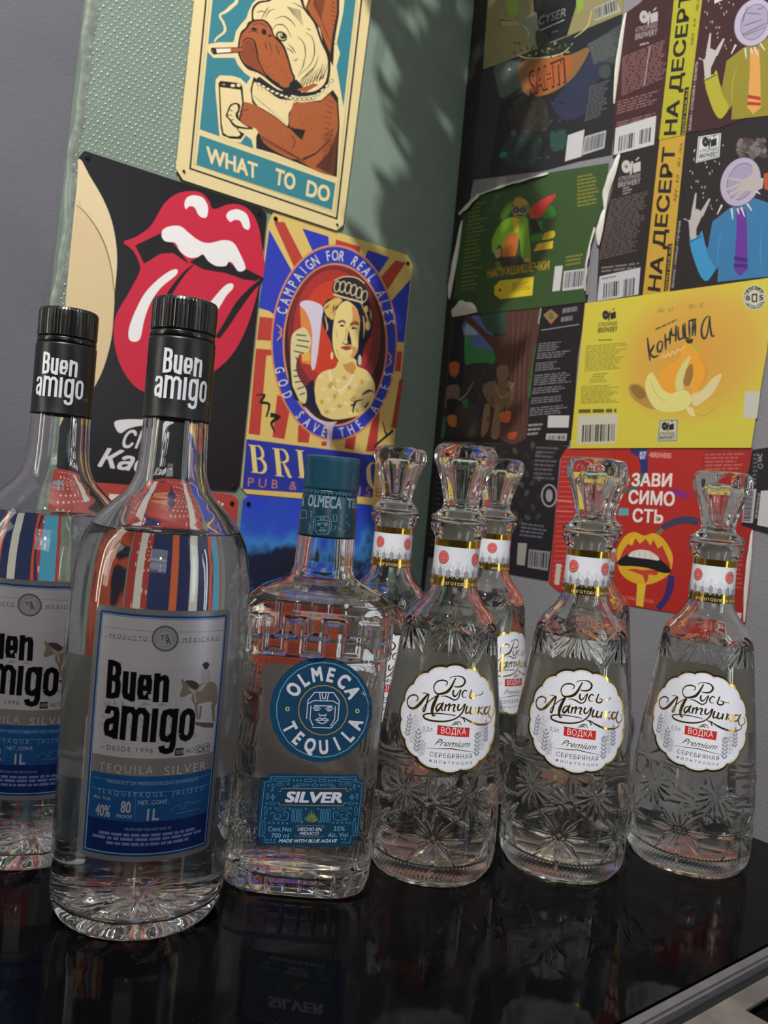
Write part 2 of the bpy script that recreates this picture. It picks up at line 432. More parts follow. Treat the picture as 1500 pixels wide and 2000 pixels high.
o = kid(pydata('taped_edge', V, Fc, noisy(mat('tape', rough=.25, coat=.5), '#6d786e', '#8d968c', 120), smooth=True), fm)
o['label'] = 'wrinkled shiny taped edge'

# ------------------------------------------------------------------ signs and labels on the walls
def sheet(chart, parent, poly, h0, h1, m, name='panel', subdiv=False):
    p = [chart.px(*q) for q in pts(poly)]
    bm = bmesh.new(); a = [bm.verts.new(chart.pos(u, v, h1)) for u, v in p]; b = [bm.verts.new(chart.pos(u, v, h0)) for u, v in p]
    bm.faces.new(a); bm.faces.new(b[::-1]); n = len(p)
    for i in range(n): bm.faces.new((a[i-1], b[i-1], b[i], a[i]))
    bmesh.ops.recalc_face_normals(bm, faces=bm.faces[:])
    return kid(obj(name, bm, m), parent)
def centre(chart, poly, h=0):
    p = [chart.px(*q) for q in pts(poly)]
    return chart.pos(sum(a for a, b in p)/len(p), sum(b for a, b in p)/len(p), h)
def finish(art, parent, labels=None):
    for k, o in art.done().items():
        kid(o, parent)
        k = k.split('#')[0]
        if labels and k in labels: o['label'] = labels[k]
def screws(chart, parent, where, h, color, r=.0028):
    for x, y in pts(where):
        u, v = chart.px(x, y); bm = bmesh.new()
        bmesh.ops.create_cone(bm, cap_ends=True, segments=16, radius1=r, radius2=r*.7, depth=.0014)
        rot = chart.N.to_track_quat('Z', 'Y').to_matrix().to_4x4()
        bmesh.ops.create_cube(bm, size=1, matrix=Matrix.Translation((0, 0, .0007))@Matrix.Diagonal((r*1.5, r*.22, .0006, 1)))
        bm.transform(Matrix.Translation(chart.pos(u, v, h+.0006))@rot)
        kid(obj('screw', bm, mat('screw_'+color[1:], color, .35, metal=.6)), parent)
m_tin_cream = mat('tin_cream', '#e2cf9a', .4)
m_tin_black = mat('tin_black', '#161318', .38)
m_tin_yellow = mat('tin_yellow', '#dcbf6e', .4)
m_tin_blue = mat('tin_blue', '#2a3c8e', .4)
m_tin_red = mat('tin_red', '#b0403a', .4)
# black corner trim, widened upward to paint in the shade beside the beer labels
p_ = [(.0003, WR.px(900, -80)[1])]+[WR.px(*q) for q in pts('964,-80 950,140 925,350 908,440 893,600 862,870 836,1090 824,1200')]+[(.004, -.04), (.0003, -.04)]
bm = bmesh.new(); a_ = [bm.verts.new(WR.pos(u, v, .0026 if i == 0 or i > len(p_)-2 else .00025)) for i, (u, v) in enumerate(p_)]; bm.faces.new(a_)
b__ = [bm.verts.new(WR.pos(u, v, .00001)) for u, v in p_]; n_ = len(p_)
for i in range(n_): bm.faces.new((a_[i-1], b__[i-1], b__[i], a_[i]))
tag(obj('trim_and_shade_1', bm, mat('black_trim_and_shade', '#0c0c0e', .6)), kind='structure')
# --- sign 1: dog with a drink
poly = '341,331 355,353 654,451 667,440 742,-150 728,-170 420,-270 406,-262'
t = thing('tin_sign', centre(WL, poly), 'cream and teal tin sign of a smoking bulldog reading WHAT TO DO', 'sign', 'tin signs on the green wall')
sheet(WL, t, poly, .0026, .0034, m_tin_cream)
a = Art(WL, None, h=.0035).view(340, 0, 3.947)
CR = '#e6d39e'; TE = '#34808e'; BK = '#1d191c'; BR = '#a85a30'
a.part('border_print').L('330,-900 235,0 112,1305 1240,1690 1432,0 1530,-760', 13, BK).L('362,-900 262,0 140,1270 1225,1640 1400,0 1490,-700', 3, '#a89868')
a.part('picture').P('385,-900 285,0 186,1003 1230,1375 1387,0 1475,-700', TE)
a.P('186,1050 1230,1418 1203,1622 160,1275', TE)
a.P('700,-500 640,-10 592,35 560,100 545,150 500,200 465,250 450,320 440,335 330,335 250,350 248,410 290,455 455,455 480,510 530,570 578,605 545,655 500,612 430,592 340,590 310,620 305,680 338,1060 400,1095 500,1108 540,1050 585,1085 600,1160 900,1262 1235,1380 1300,880 1238,520 1265,420 1240,340 1290,100 1330,-300 1200,-560 900,-540', CR)
a.L('455,-30 470,20 420,70 385,100 340,130 370,190 378,250 320,300 300,330', (22, 30, 16, 20, 12), CR, sm=5)
a.P('515,1105 545,1060 580,1100 580,1140', TE)
# ear, head, muzzle
a.P('1000,70 1040,-40 1120,-260 1240,-330 1262,-100 1258,120 1222,330 1212,520 1150,400 1110,230 1040,150', BK)
a.P('1010,70 1060,-40 1130,-220 1225,-280 1245,-100 1240,110 1205,300 1190,420 1150,330 1110,220 1050,140', BR)
a.P('1055,40 1090,-60 1140,-160 1150,20 1120,160', '#7c3f22')
a.P('585,150 590,70 640,20 720,0 760,-120 860,-160 960,-60 1000,75 1080,180 1130,320 1185,430 1190,560 1160,680 1060,740 900,740 840,600 620,320 590,200', BK, sm=3)
a.P('600,150 605,80 650,35 740,12 790,-90 860,-130 940,-40 985,80 1065,190 1115,330 1165,440 1170,560 1140,660 1050,715 920,700 870,560 700,300 640,200', CR, sm=3)
a.P('480,350 500,260 540,220 560,180 620,160 690,165 740,220 760,280 830,350 870,450 900,560 920,610 890,690 830,705 740,650 680,600 620,565 560,545 510,490 480,420', BK, sm=4)
a.P('492,350 510,275 548,235 580,190 630,172 685,178 728,228 752,290 815,360 855,450 885,560 905,610 880,670 830,680 750,625 700,580 640,550 570,520 520,480 495,420', BR, sm=4)
a.P('520,345 560,315 610,350 635,430 645,520 700,600 660,570 590,530 530,480 500,410', '#8a4524', sm=4)
a.L('515,335 545,305 600,320 625,400 640,480 700,590 800,660', (8, 12, 6), BK, sm=4)
a.E(680, 255, 18, 24, BK, -20).E(605, 235, 24, 12, BK, 15).E(725, 285, 14, 10, BK)
for q in ('600,200 650,190 700,215', '560,260 590,250 640,262', '720,330 740,400', '770,350 800,430', '690,330 700,390'): a.L(q, 5, BK, sm=3)
a.P('640,600 700,640 790,700 850,700 880,660 920,610 905,700 870,760 780,760 680,700 620,650', BK, sm=3)
# eye and wrinkles
a.E(815, 290, 46, 36, BK, 35).E(815, 290, 34, 24, '#cfc08c', 35).E(825, 290, 20, 20, BK).E(818, 284, 6, 6, CR)
for q in ('745,245 770,205 820,200 860,235 890,300', '765,160 830,135 900,180 920,220', '620,110 660,95 690,110', '690,150 715,100 760,80', '660,160 690,100 720,60', '900,30 960,60 985,80',
          '865,350 900,380 925,420', '850,375 890,400 905,425', '905,470 925,475 938,455', '1000,260 1050,300 1070,400 1040,500 960,580', '935,290 985,340 1000,430 985,480', '1010,230 1040,240', '940,600 980,520 990,470 1000,440',
          '1000,600 1060,540 1100,440', '1050,640 1110,570 1130,500', '1100,640 1140,580', '960,640 1010,580 1060,530'): a.L(q, (3, 8, 3), BK, sm=4)
for i in range(9): a.L([(860+i*12, 60+i*3), (905+i*9, 120+i*11)], (5, 2), BK)
for i in range(9): a.L([(930+i*25, 690-i*9), (985+i*24, 600-i*14)], (9, 2), BK)
a.P('880,640 930,620 990,690 960,720 910,730 860,760', BK).P('930,700 1060,650 1100,660 1000,720', BR)
# cigarette
a.P('272,378 520,372 522,412 290,430 272,405', BK).P('285,386 425,382 425,410 300,420 284,405', '#e9e2cf').P('425,382 518,378 520,405 425,412', BR).P('276,382 312,386 318,418 296,422', BK)
# body, chest, arm, glass
a.P('575,700 600,600 700,680 830,760 960,800 1120,780 1210,700 1250,760 1262,960 1240,1370 1130,1340 960,1270 760,1190 620,1150 620,1060 700,900 590,800', BK)
a.P('590,705 612,640 700,700 800,770 925,790 870,880 860,980 760,910 660,850 600,780', CR, sm=3)
a.P('905,800 1120,790 1190,730 1240,800 1250,960 1222,1365 1060,1310 920,1225 1000,1010 880,990 870,920', BR)
a.P('470,810 540,795 640,830 760,905 870,990 930,1050 1000,1120 1010,1190 920,1235 800,1190 680,1110 620,1000 560,990 500,950 460,860', BR, sm=3)
a.L('640,835 760,905 865,990 900,985', 7, BK, sm=3).L('890,1050 920,1100 900,1150', 6, BK, sm=3).L('980,1235 1080,1190 1190,1080', (18, 4), BK)
a.P('1075,1290 1180,1180 1250,1000 1245,1100 1222,1365', '#5e3020')
for i in range(14): a.L([(1225-i*7, 760+i*40), (1150-i*2, 720+i*46)], (5, 2), BK)
for i in range(12): a.L([(640+i*28, 1040+i*17), (700+i*28, 1120+i*13)], (7, 2), BK)
for i in range(12): a.L([(600+i*24, 745+i*20), (650+i*20, 790+i*18)], (3, 1), BK)
for i in range(8): a.L([(630+i*30, 650+i*14), (640+i*30, 710+i*14)], (4, 1), BK)
a.P('330,650 345,632 420,640 500,650 515,680 525,800 480,1010 530,1040 500,1080 420,1075 360,1050 345,980', BK).P('342,680 500,700 512,800 470,1000 500,1045 480,1060 400,1055 368,1030 355,960', CR)
a.P('332,650 420,645 505,665 510,690 420,690 345,675', BK).E(440, 668, 18, 12, CR).E(485, 665, 16, 14, CR).E(370, 660, 14, 8, '#8a8060')
a.P('400,860 420,815 470,800 500,830 480,900 520,960 600,1000 520,1000 450,985 410,930 385,900', BK, sm=3).P('410,865 430,825 468,812 480,850 460,905 520,965 560,990 470,975 425,930 400,895', CR, sm=3)
for q in ('400,850 440,865', '395,890 435,900', '415,930 450,930', '460,880 520,860 560,850', '475,905 520,895'): a.L(q, 6, BK)
for i in range(17):
    s_ = i/16; x = 640+560*s_; y = 660+150*sin(s_*1.75)-0*s_; y = 655+130*sin(s_*2.55)-20*s_
    a.E(x, y+(0 if s_ < .75 else -(s_-.75)*300), 17, 11, '#e8dcb4', 20-60*s_, n=12).E(x, y+(0 if s_ < .75 else -(s_-.75)*300), 17, 11, BK, 20-60*s_, n=12, ring=4)
for i in range(26):
    x, y = 780+((i*67) % 420), 830+((i*41) % 330)
    if x > 930 or y > 1000: a.L([(x, y), (x-14, y+26)], (4, 1), '#6b3518')
for i in range(22): a.L([(545+((i*43) % 330), 330+((i*59) % 310)), (556+((i*43) % 330), 356+((i*59) % 310))], (5, 1), '#5f2d15')
for i in range(12): a.L([(1065+i*9, 10+i*24), (1085+i*10, 60+i*26)], (6, 1), '#4c2410')
for i in range(10): a.L([(1225+i*1, 40+i*34), (1190+i*1, 10+i*36)], (6, 2), BK)
for i in range(16): a.L([(1215-i*2, 1000+i*22), (1120+i*2, 1060+i*18)], (7, 2), BK)
a.part('lettering')
for wd, x0, y0, x1, y1 in (('WHAT', 240, 1262, 628, 1392), ('TO', 762, 1428, 912, 1480), ('DO', 1005, 1520, 1178, 1570)):
    a.part('lettering#'+wd).T(wd, (x0, y0-8), (x1, y1-8), (x0-(-0)+ (0 if wd == 'WHAT' else 14), y0-132), CR, bold=.035)
finish(a, t, {'lettering': 'cream capital lettering on a teal band', 'border_print': 'thin black border line'})
screws(WL, t, '356,336 655,440', .0034, '#3a352c', .0016)

# --- sign 2: lips and tongue
poly = '153,308 164,295 510,408 520,420 467,947 459,959 118,936 105,923'
t = thing('tin_sign', centre(WL, poly), 'black tin sign with a red lips and tongue emblem and a beige disc', 'sign', 'tin signs on the green wall')
sheet(WL, t, poly, .0006, .0014, m_tin_black)
a = Art(WL, None, h=.0015).view(100, 280, 2.027)
RD = '#c9213f'; WH = '#eeecec'; BG = '#e2cda4'
a.part('disc').P('108,62 150,130 200,215 238,310 257,420 256,520 243,640 236,760 205,880 150,990 80,1080 20,1125 20,1100 48,700 98,180', BG, sm=3)
a.P('98,248 130,275 175,335 212,410 236,500 248,600 244,690 235,780 205,890 160,980 90,1080 20,1125 20,1100 48,700', '#d9c297', sm=3)
a.L('97,246 130,273 175,333 212,408 236,498 247,585', (3, 6, 4), '#8d7650', sm=4)
a.part('emblem').P('283,392 330,373 385,335 415,290 445,240 490,203 545,190 592,197 622,228 640,262 700,242 752,246 795,280 820,338 830,400 842,470 838,520 822,540 812,600 775,720 725,820 660,890 560,952 470,985 370,985 310,942 265,862 245,765 255,680 300,600 343,520 348,480 322,425', RD, sm=3)
a.P('330,405 440,352 500,420 545,480 480,435 430,438 365,478', '#141114').P('545,470 600,440 650,480 700,470 742,505 770,498 832,530 808,546 760,540 690,515 600,500', '#141114')
a.P('435,370 440,343 470,329 510,330 545,358 580,384 620,396 680,384 718,394 742,432 766,488 757,506 735,505 716,476 700,470 688,486 650,486 618,466 598,440 575,452 540,452 508,428 490,396 468,392 448,388', WH, sm=4)
a.L('560,482 520,520 470,590 440,650 430,700', (5, 20, 12), '#141114', sm=4).L('838,535 790,580 740,640 690,720 655,770', (10, 30, 18), '#141114', sm=4)
a.P('525,238 535,216 560,207 597,216 618,252 614,290 600,296 580,284 566,256 545,250 530,262', WH, sm=4).P('690,290 702,270 735,262 770,280 784,320 779,342 760,336 745,308 722,304 706,312', WH, sm=4)
a.P('495,500 468,506 420,540 370,592 335,655 308,725 305,772 325,786 350,772 366,700 392,630 432,572 492,522', WH, sm=4).P('715,556 688,562 650,602 612,655 650,665 692,602 716,576', WH, sm=4)
a.view(0, 560, 2.885).part('lettering')
a.P('642,762 700,748 800,748 930,752 930,775 800,782 720,800 680,825 655,810', '#dcdadc', sm=4)
a.T('сп', (685, 905), (840, 915), (700, 770), '#d6d4d6', bold=.01, shear=.35)
a.part('lettering#2').T('Каф', (550, 1010), (850, 1050), (565, 905), '#d6d4d6', bold=.03, shear=.35)
finish(a, t, {'disc': 'beige disc printed at the left edge', 'emblem': 'red lips and tongue with white highlights', 'lettering': 'white slanted lettering'})
screws(WL, t, '170,308 505,417 456,950', .0014, '#2a272a', .003)

# --- sign 3: portrait in an oval on a flag
poly = '522,440 533,414 794,498 805,518 757,974 748,988 480,964 470,952'
t = thing('tin_sign', centre(WL, poly), 'Union Jack tin sign with a crowned woman raising a beer glass in a blue oval', 'sign', 'tin signs on the green wall')
sheet(WL, t, poly, .0006, .0014, m_tin_yellow)
a = Art(WL, None, h=.0015).view(470, 400, 4.412)
BL = '#2b3bb8'; YL = '#e8cf82'; RE = '#bb3f36'; OR = '#d88a5a'; NV = '#14163a'
a.part('flag').P('240,215 560,800 500,1100 240,915 150,890', BL).P('280,150 370,150 620,640 500,640', RE).P('525,205 750,275 760,460 640,460', BL).P('815,300 1025,365 1015,500 800,460', RE)
a.P('1090,390 1275,455 1150,640 1050,500', BL).P('1330,480 1415,500 1230,780 1150,680', RE).P('1458,640 1403,1185 1250,1180 1230,900', BL)
a.P('158,965 330,985 330,1175 134,1165', RE).P('1250,1265 1387,1265 1370,1438 1240,1430', RE).P('126,1240 330,1255 330,1290 215,1300 160,1985 62,1972', RE)
a.P('1362,1505 1395,1505 1335,1930 1290,1920', '#a53a34')
for q in ('310,1635 430,1700 370,2020 268,2000', '490,1900 600,1900 580,2050 484,2045', '690,2040 775,2040 775,2080 690,2075', '900,1990 990,1990 970,2110 890,2100', '1115,1900 1200,1700 1165,2125 1072,2125'): a.P(q, RE)
a.P('44,2022 1160,2168 1130,2520 8,2448', '#24339c').L('50,2022 1165,2165', 7, BL)
a.part('oval_frame').E(800, 1190, 545, 845, OR, 0, n=64).E(800, 1192, 530, 828, BL, 0, n=64).E(808, 1207, 452, 703, OR, 0, n=64).E(808, 1207, 436, 685, '#3c1a22', 0, n=64)
a.E(800, 1120, 400, 600, '#7d2a2c', n=48).E(790, 1080, 340, 520, '#b03330', n=48).E(770, 1080, 250, 420, '#cc4029', n=40)
a.part('portrait')
a.P('820,800 740,820 705,890 690,980 720,1080 770,1180 790,1260 850,1380 960,1420 1030,1380 1060,1220 1120,1120 1130,1000 1105,850 1060,760 960,740 880,750', NV, sm=4)
a.P('710,880 760,830 830,800 870,830 810,880 800,980 760,990 730,950', '#dfb866', sm=3).P('735,960 790,1000 780,1160 760,1100', NV)
a.P('850,860 910,830 970,870 1015,940 1020,1040 1010,1150 1000,1260 960,1320 900,1370 840,1345 800,1270 785,1170 790,1060 810,940', '#ecd58c', sm=4)
a.P('950,870 1010,930 1018,1030 940,1050 920,1100 935,1200 990,1230 1000,1260 960,1325 900,1365 960,1260 900,1210 925,1160 915,1080 960,980', '#dc9a58', sm=3)
a.P('1000,900 1075,1000 1090,1150 1050,1220 1020,1130 1025,1000', NV, sm=3)
for q in ('835,1020 870,1005 895,1025', '940,1040 985,1020 1010,1040', '850,1045 890,1045', '945,1070 1000,1065', '855,1230 900,1245 945,1240', '870,1190 900,1205 935,1195'): a.L(q, 9, NV, sm=3)
a.P('925,1080 945,1160 950,1210 920,1200 910,1160', NV).E(865, 1042, 14, 9, NV).E(965, 1062, 14, 9, NV)
a.P('830,640 900,625 980,630 1050,680 1100,780 1060,840 1000,820 900,790 800,770 785,700', '#2a2430', sm=4)
for i in range(6): a.E(825+i*47, 705+i*i*3.4, 24, 48, '#dcc79a', 12, n=16, ring=9)
a.L('790,770 880,800 1000,830 1050,850', 16, '#dcc79a', sm=3).L('800,655 880,622 990,630 1060,680', 9, '#dcc79a', sm=3)
a.E(1075, 900, 18, 30, '#d8bd74').E(1090, 1040, 20, 44, '#d8bd74').E(780, 1300, 10, 34, '#ece2c0').E(1020, 1340, 16, 46, '#cfc6b4')
for q in ('720,960 740,1050 730,1100', '745,900 800,880 850,850', '760,930 800,930 830,890', '1030,850 1080,960 1100,1060', '1050,960 1060,1060 1050,1150', '1110,900 1120,1000'): a.L(q, (6, 16, 5), '#d2ad62', sm=4)
for q in ('745,975 770,1060 775,1140', '720,900 760,860', '800,860 790,930', '1090,1100 1060,1200'): a.L(q, (5, 12, 5), NV, sm=4)
a.L('832,1012 868,995 900,1012', 8, '#6b4a2a', sm=3).L('935,1030 980,1008 1012,1030', 8, '#6b4a2a', sm=3).L('905,1060 900,1130 880,1180', 6, '#b58648', sm=3).P('862,1228 900,1218 940,1226 925,1250 895,1254', '#9a4030', sm=3).L('820,1250 850,1320 900,1360', 7, '#c9a25a', sm=3).L('815,1080 825,1150', 6, '#c9a25a')
# neck and dress
a.P('830,1360 860,1300 980,1330 1000,1390 1080,1430 1140,1520 1150,1600 1130,1700 1060,1790 960,1830 800,1850 680,1800 630,1700 640,1520 700,1440 800,1410', '#e6cf84', sm=4)
a.P('870,1380 960,1350 990,1400 960,1470 900,1430', '#cf9350').L('760,1420 780,1560 850,1600 940,1520 960,1460', (12, 16, 8), '#f0ead2', sm=4).L('800,1500 820,1640 790,1690', 8, '#c9ad60', sm=3)
for i in range(26): a.E(680+((i*97) % 430), 1480+((i*61) % 330), 22, 16, ('#f0dd9c', '#c9a552')[i % 2], (i*37) % 90, n=9)
for q in ('960,1790 980,1700 1050,1680', '1040,1640 1100,1600 1140,1620', '940,1730 990,1720', '1060,1750 1100,1700'): a.L(q, (12, 20, 6), NV, sm=3)
a.P('560,1560 620,1500 640,1700 700,1830 600,1760 540,1680', NV)
# arm and glass
a.P('505,880 700,900 660,1300 630,1390 520,1360 515,1100', '#e0884a').P('505,870 520,835 580,825 660,850 705,895 690,1000 640,1390 600,1385 610,1100 560,930', '#d9cfe2', sm=3).P('520,1240 590,1260 590,1350 520,1340', '#e8b04c')
a.P('430,1150 480,1080 540,1060 575,1100 600,1180 570,1270 500,1290 470,1400 500,1500 560,1600 550,1710 480,1680 440,1560 425,1400', '#dcd09c', sm=4)
a.P('400,1400 425,1400 440,1560 500,1690 560,1720 460,1680 410,1540', '#17131c')
for q in ('470,1120 560,1130', '480,1165 585,1180', '470,1210 580,1230', '450,1260 540,1280', '470,1310 500,1380', '450,1430 520,1420', '450,1480 520,1470', '460,1530 540,1520', '480,1590 560,1560', '500,1640 550,1620'): a.L(q, 11, '#3a3430', sm=0)
a.P('540,1735 640,1830 740,1870 825,1870 790,1910 770,2075 735,2080 740,1950 700,1890 600,1830', '#d9c3cc', sm=3)
a.part('lettering')
a.arc('CAMPAIGN FOR REAL ALES', 803, 1200, 490, 765, 158, 14, 92, '#d9d4cc', .01, .62)
a.arc('GOD SAVE THE ALES', 803, 1200, 492, 765, 197, 340, 88, '#d9d4cc', .01, .62, inward=True)
for X, Y in ((325, 1100), (1270, 1330)): 
    for k in (-1, 0, 1): a.L([(X-20*abs(k), Y+k*70), (X+22, Y+k*22), (X, Y)], (8, 16, 8), OR, sm=4)
a.L('130,1640 200,1640 170,1700 240,1720 215,1830', (10, 26, 14), '#14120f', sm=4).L('250,1810 320,1830 260,1880 290,1960', (40, 30, 10), '#14120f', sm=4).L('1220,1870 1250,1980 1300,1950 1170,2060 1150,2090', (8, 22, 10), '#14120f', sm=4)
def serif(a, ch, x, y, w, h, col, sl=.0):
    k = lambda u, v: (x+u*w-v*h*.1, y-v*h+u*w*.11)
    q = lambda *p: [k(*c) for c in p]
    if ch in 'BRI':
        a.P(q((.12, 0), (.42, 0), (.42, 1), (.12, 1)), col).P(q((0, 0), (.55, 0), (.55, .03), (0, .03)), col).P(q((0, .97), (.55, .97), (.55, 1), (0, 1)), col)
    if ch == 'B': a.L(q((.4, .98), (.7, .97), (.86, .8), (.84, .62), (.62, .53), (.4, .53)), (3, 22, 24, 3), col, sm=4).L(q((.4, .52), (.7, .52), (.93, .36), (.92, .16), (.7, .03), (.4, .02)), (3, 26, 28, 3), col, sm=4)
    if ch == 'R': a.L(q((.4, .98), (.7, .97), (.88, .8), (.86, .62), (.64, .53), (.4, .52)), (3, 22, 24, 3), col, sm=4).L(q((.6, .52), (.78, .25), (.9, .04), (1.05, .03)), (6, 30, 24, 5), col, sm=4)
    if ch == 'C': a.L(q((.85, .78), (.75, .96), (.5, .99), (.2, .8), (.14, .5), (.2, .2), (.5, .01), (.75, .06), (.88, .25)), (14, 4, 26, 38, 26, 4, 8), col, sm=4)
    if ch == 'O': a.L(q((.5, .99), (.2, .8), (.14, .5), (.2, .2), (.5, .01), (.8, .2), (.86, .5), (.8, .8)), (5, 38, 38, 5, 38, 38, 5), col, sm=4, closed=True)
for ch, x, y, w in (('B', 85, 2305, 135), ('R', 290, 2335, 140), ('I', 490, 2350, 130), ('C', 905, 2420, 120), ('O', 1090, 2450, 140)): serif(a, ch, x, y, w, 240, YL)
a.T('PUB &', (55, 2425), (475, 2458), (62, 2345), '#c47a62', bold=.0, space=1.6).T('HOUSE', (700, 2495), (1200, 2515), (705, 2410), '#c47a62', bold=0, space=1.5)
finish(a, t, {'lettering': 'pale and yellow lettering on blue', 'oval_frame': 'blue oval with orange rims', 'portrait': 'crowned woman holding up a beer'})
screws(WL, t, '537,428 795,515', .0014, '#1c1a18', .0028)

# --- sign 4: red dotted sign, mostly seen through the tequila bottles
poly = '92,946 104,935 452,965 464,976 420,1470 410,1480 40,1455 30,1444'
t = thing('tin_sign', centre(WL, poly), 'red tin sign with white dots, blue figures and white stripes seen through the tequila bottles', 'sign', 'tin signs on the green wall')
sheet(WL, t, poly, .0006, .0014, m_tin_red)
a = Art(WL, None, h=.0015).uv()
c4 = WL.px(250, 1210); U0, V0 = c4
a.part('dots')
for i in range(24):
    for j in range(28):
        u = U0-.098+i*.0085+(j % 2)*.00425; v = V0-.128+j*.0100
        if u < U0+.095 and v < min(WL.px(110, 940)[1], WL.px(450, 968)[1])-.0045 and u > WL.px(104, 935)[0]+.003: a.E(u, v, .0016, .0016, '#e8ddd8', n=8)
a.part('picture')
a.P([(U0-.05, V0-.13), (U0-.075, V0-.02), (U0-.055, V0+.07), (U0-.02, V0+.115), (U0+.02, V0+.12), (U0+.05, V0+.07), (U0+.06, V0), (U0+.04, V0-.13)], '#27325f', sm=5)
a.P([(U0-.035, V0-.13), (U0-.02, V0-.13), (U0-.012, V0+.125), (U0-.03, V0+.125)], '#d9d8cf').P([(U0+.005, V0-.13), (U0+.02, V0-.13), (U0+.02, V0+.06), (U0+.008, V0+.09)], '#d86a3e')
a.P([(U0+.07, V0-.13), (U0+.09, V0-.13), (U0+.09, V0+.125), (U0+.076, V0+.125)], '#d9d8cf').P([(U0-.09, V0-.05), (U0-.07, V0-.05), (U0-.068, V0+.10), (U0-.088, V0+.10)], '#4fa3c4')
a.P([(U0-.055, V0-.13), (U0-.075, V0-.02), (U0-.055, V0+.07), (U0-.06, V0)], '#d9552f').E(U0+.01, V0+.09, .02, .022, '#d58b62').P([(U0-.015, V0+.09), (U0+.035, V0+.09), (U0+.03, V0+.118), (U0-.01, V0+.118)], '#b83a34')
finish(a, t, {'dots': 'rows of small white dots'})
screws(WL, t, '452,983', .0014, '#1c1a18', .0028)
# --- sign 5: blue sky sign
poly = '474,976 486,967 748,990 757,1001 712,1440 700,1450 440,1440 430,1428'
t = thing('tin_sign', centre(WL, poly), 'blue tin sign shading to orange behind the square tequila bottle', 'sign', 'tin signs on the green wall')
m_sky = mat('blue_sky_print', rough=.42); nt = m_sky.node_tree; tc = nt.nodes.new('ShaderNodeTexCoord')
sp = nt.nodes.new('ShaderNodeSeparateXYZ'); nz = nt.nodes.new('ShaderNodeTexNoise'); nz.inputs['Scale'].default_value = 18; nz.inputs['Detail'].default_value = 5
nt.links.new(tc.outputs['Object'], sp.inputs[0]); nt.links.new(tc.outputs['Object'], nz.inputs['Vector'])
ad = nt.nodes.new('ShaderNodeMath'); ad.operation = 'MULTIPLY_ADD'; ad.inputs[1].default_value = .20; nt.links.new(nz.outputs[0], ad.inputs[0]); nt.links.new(sp.outputs[2], ad.inputs[2])
mp = nt.nodes.new('ShaderNodeMapRange'); mp.inputs['From Min'].default_value = .095; mp.inputs['From Max'].default_value = .32
nt.links.new(ad.outputs[0], mp.inputs[0])
cr = nt.nodes.new('ShaderNodeValToRGB'); e = cr.color_ramp.elements; e[0].position = 0; e[0].color = srgb('#7a2f22'); e[1].position = 1; e[1].color = srgb('#2742c4')
for p_, c_ in ((.28, '#b9502c'), (.36, '#2b1d2a'), (.47, '#141a30'), (.57, '#12203f'), (.66, '#3a83cc'), (.78, '#2a52c4')): q = e.new(p_); q.color = srgb(c_)
nt.links.new(mp.outputs[0], cr.inputs[0]); nt.links.new(cr.outputs[0], nt.nodes['Principled BSDF'].inputs['Base Color'])
sheet(WL, t, poly, .0006, .0014, m_sky)
screws(WL, t, '484,984 742,1004', .0014, '#141418', .0028)
# ------------------------------------------------------------------ beer labels on the right wall
m_paper = mat('label_paper_black', '#1a181b', .45)
def pm(name, c, r=.45): return mat('label_paper_'+name, c, r)
def beer(poly, label, m, h0, h1):
    t = thing('beer_label', centre(WR, poly), label, 'label', 'beer can labels on the right wall')
    sheet(WR, t, poly, h0, h1, m, 'sheet'); return t, Art(WR, None, h=h1+.00002)
def logo(a, x, y, s, c, sk=0):
    """round head and house emblem over two lines"""
    a.E(x-s*.32, y, s*.30, s*.42, c, 0, n=14).E(x-s*.32, y, s*.11, s*.12, '#6a6a6a', n=8).P([(x-s*.1, y+s*.5), (x+s*.0, y-s*.35), (x+s*.12, y-s*.35), (x+s*.02, y+s*.5)], c)
    a.P([(x+s*.1, y-s*.12-sk), (x+s*.6, y-s*.3-sk), (x+s*.6, y+s*.32-sk), (x+s*.12, y+s*.42)], c).L([(x+s*.3, y-s*.4), (x+s*.5, y-s*.55-sk)], s*.08, c)
def brew(a, x, y, w, h, c, k):
    a.T('ATMOSPHERE', (x, y), (x+w, y-w*k), (x+h*.1, y-h), c, bold=.01).T('BREWERY', (x, y+h*1.25), (x+w, y-w*k+h*1.25), (x+h*.1, y+h*.15), c, bold=.03)
G1 = '#a9a6a6'
# L1 olive label
t, a = beer('958,-70 944,136 1010,112 1100,76 1216,27 1232,-110', 'olive beer label with a black CYSER panel, topmost beside the corner', pm('olive', '#857c55'), .0003, .0006)
a.view(920, 0, 5)
a.part('picture').P('600,-350 1030,-450 1030,60 940,350 760,420 620,260', '#0d0d14').P('300,-300 420,-300 470,120 400,180 340,60', '#7d9c3c').P('1030,-400 1110,-420 1100,80 1040,140', '#7f9a34')
a.P('480,230 530,160 640,120 660,260 740,420 760,520 680,480 560,380', '#76806c', sm=3).P('640,300 740,330 780,480 700,520 640,430', '#23271f', sm=3).P('280,240 310,190 420,200 480,240 400,250', '#9a9468', sm=3)
for q in ('280,260 300,200 420,210', '540,180 620,130', '460,540 560,570 740,560 900,520 1000,420', '500,240 560,300 560,380', '1180,100 1140,260 1010,370'): a.L(q, (6, 14, 5), '#b5ad70' if q[0] != '2' else '#3a3a28', sm=4)
for i in range(30): a.E(430+((i*83) % 560), 420+((i*47) % 130), 20, 9, ('#4b4d32', '#8d8a58', '#2b2d20')[i % 3], (i*41) % 180, n=8)
a.part('lettering').T('CYSER', (660, 250), (930, 160), (670, 160), '#8d8d92', bold=.0).L('680,300 915,195', 9, '#b8b8bc').bars((790, 318), (850, 298), (793, 335), 1, '#7d7d82', words=2)
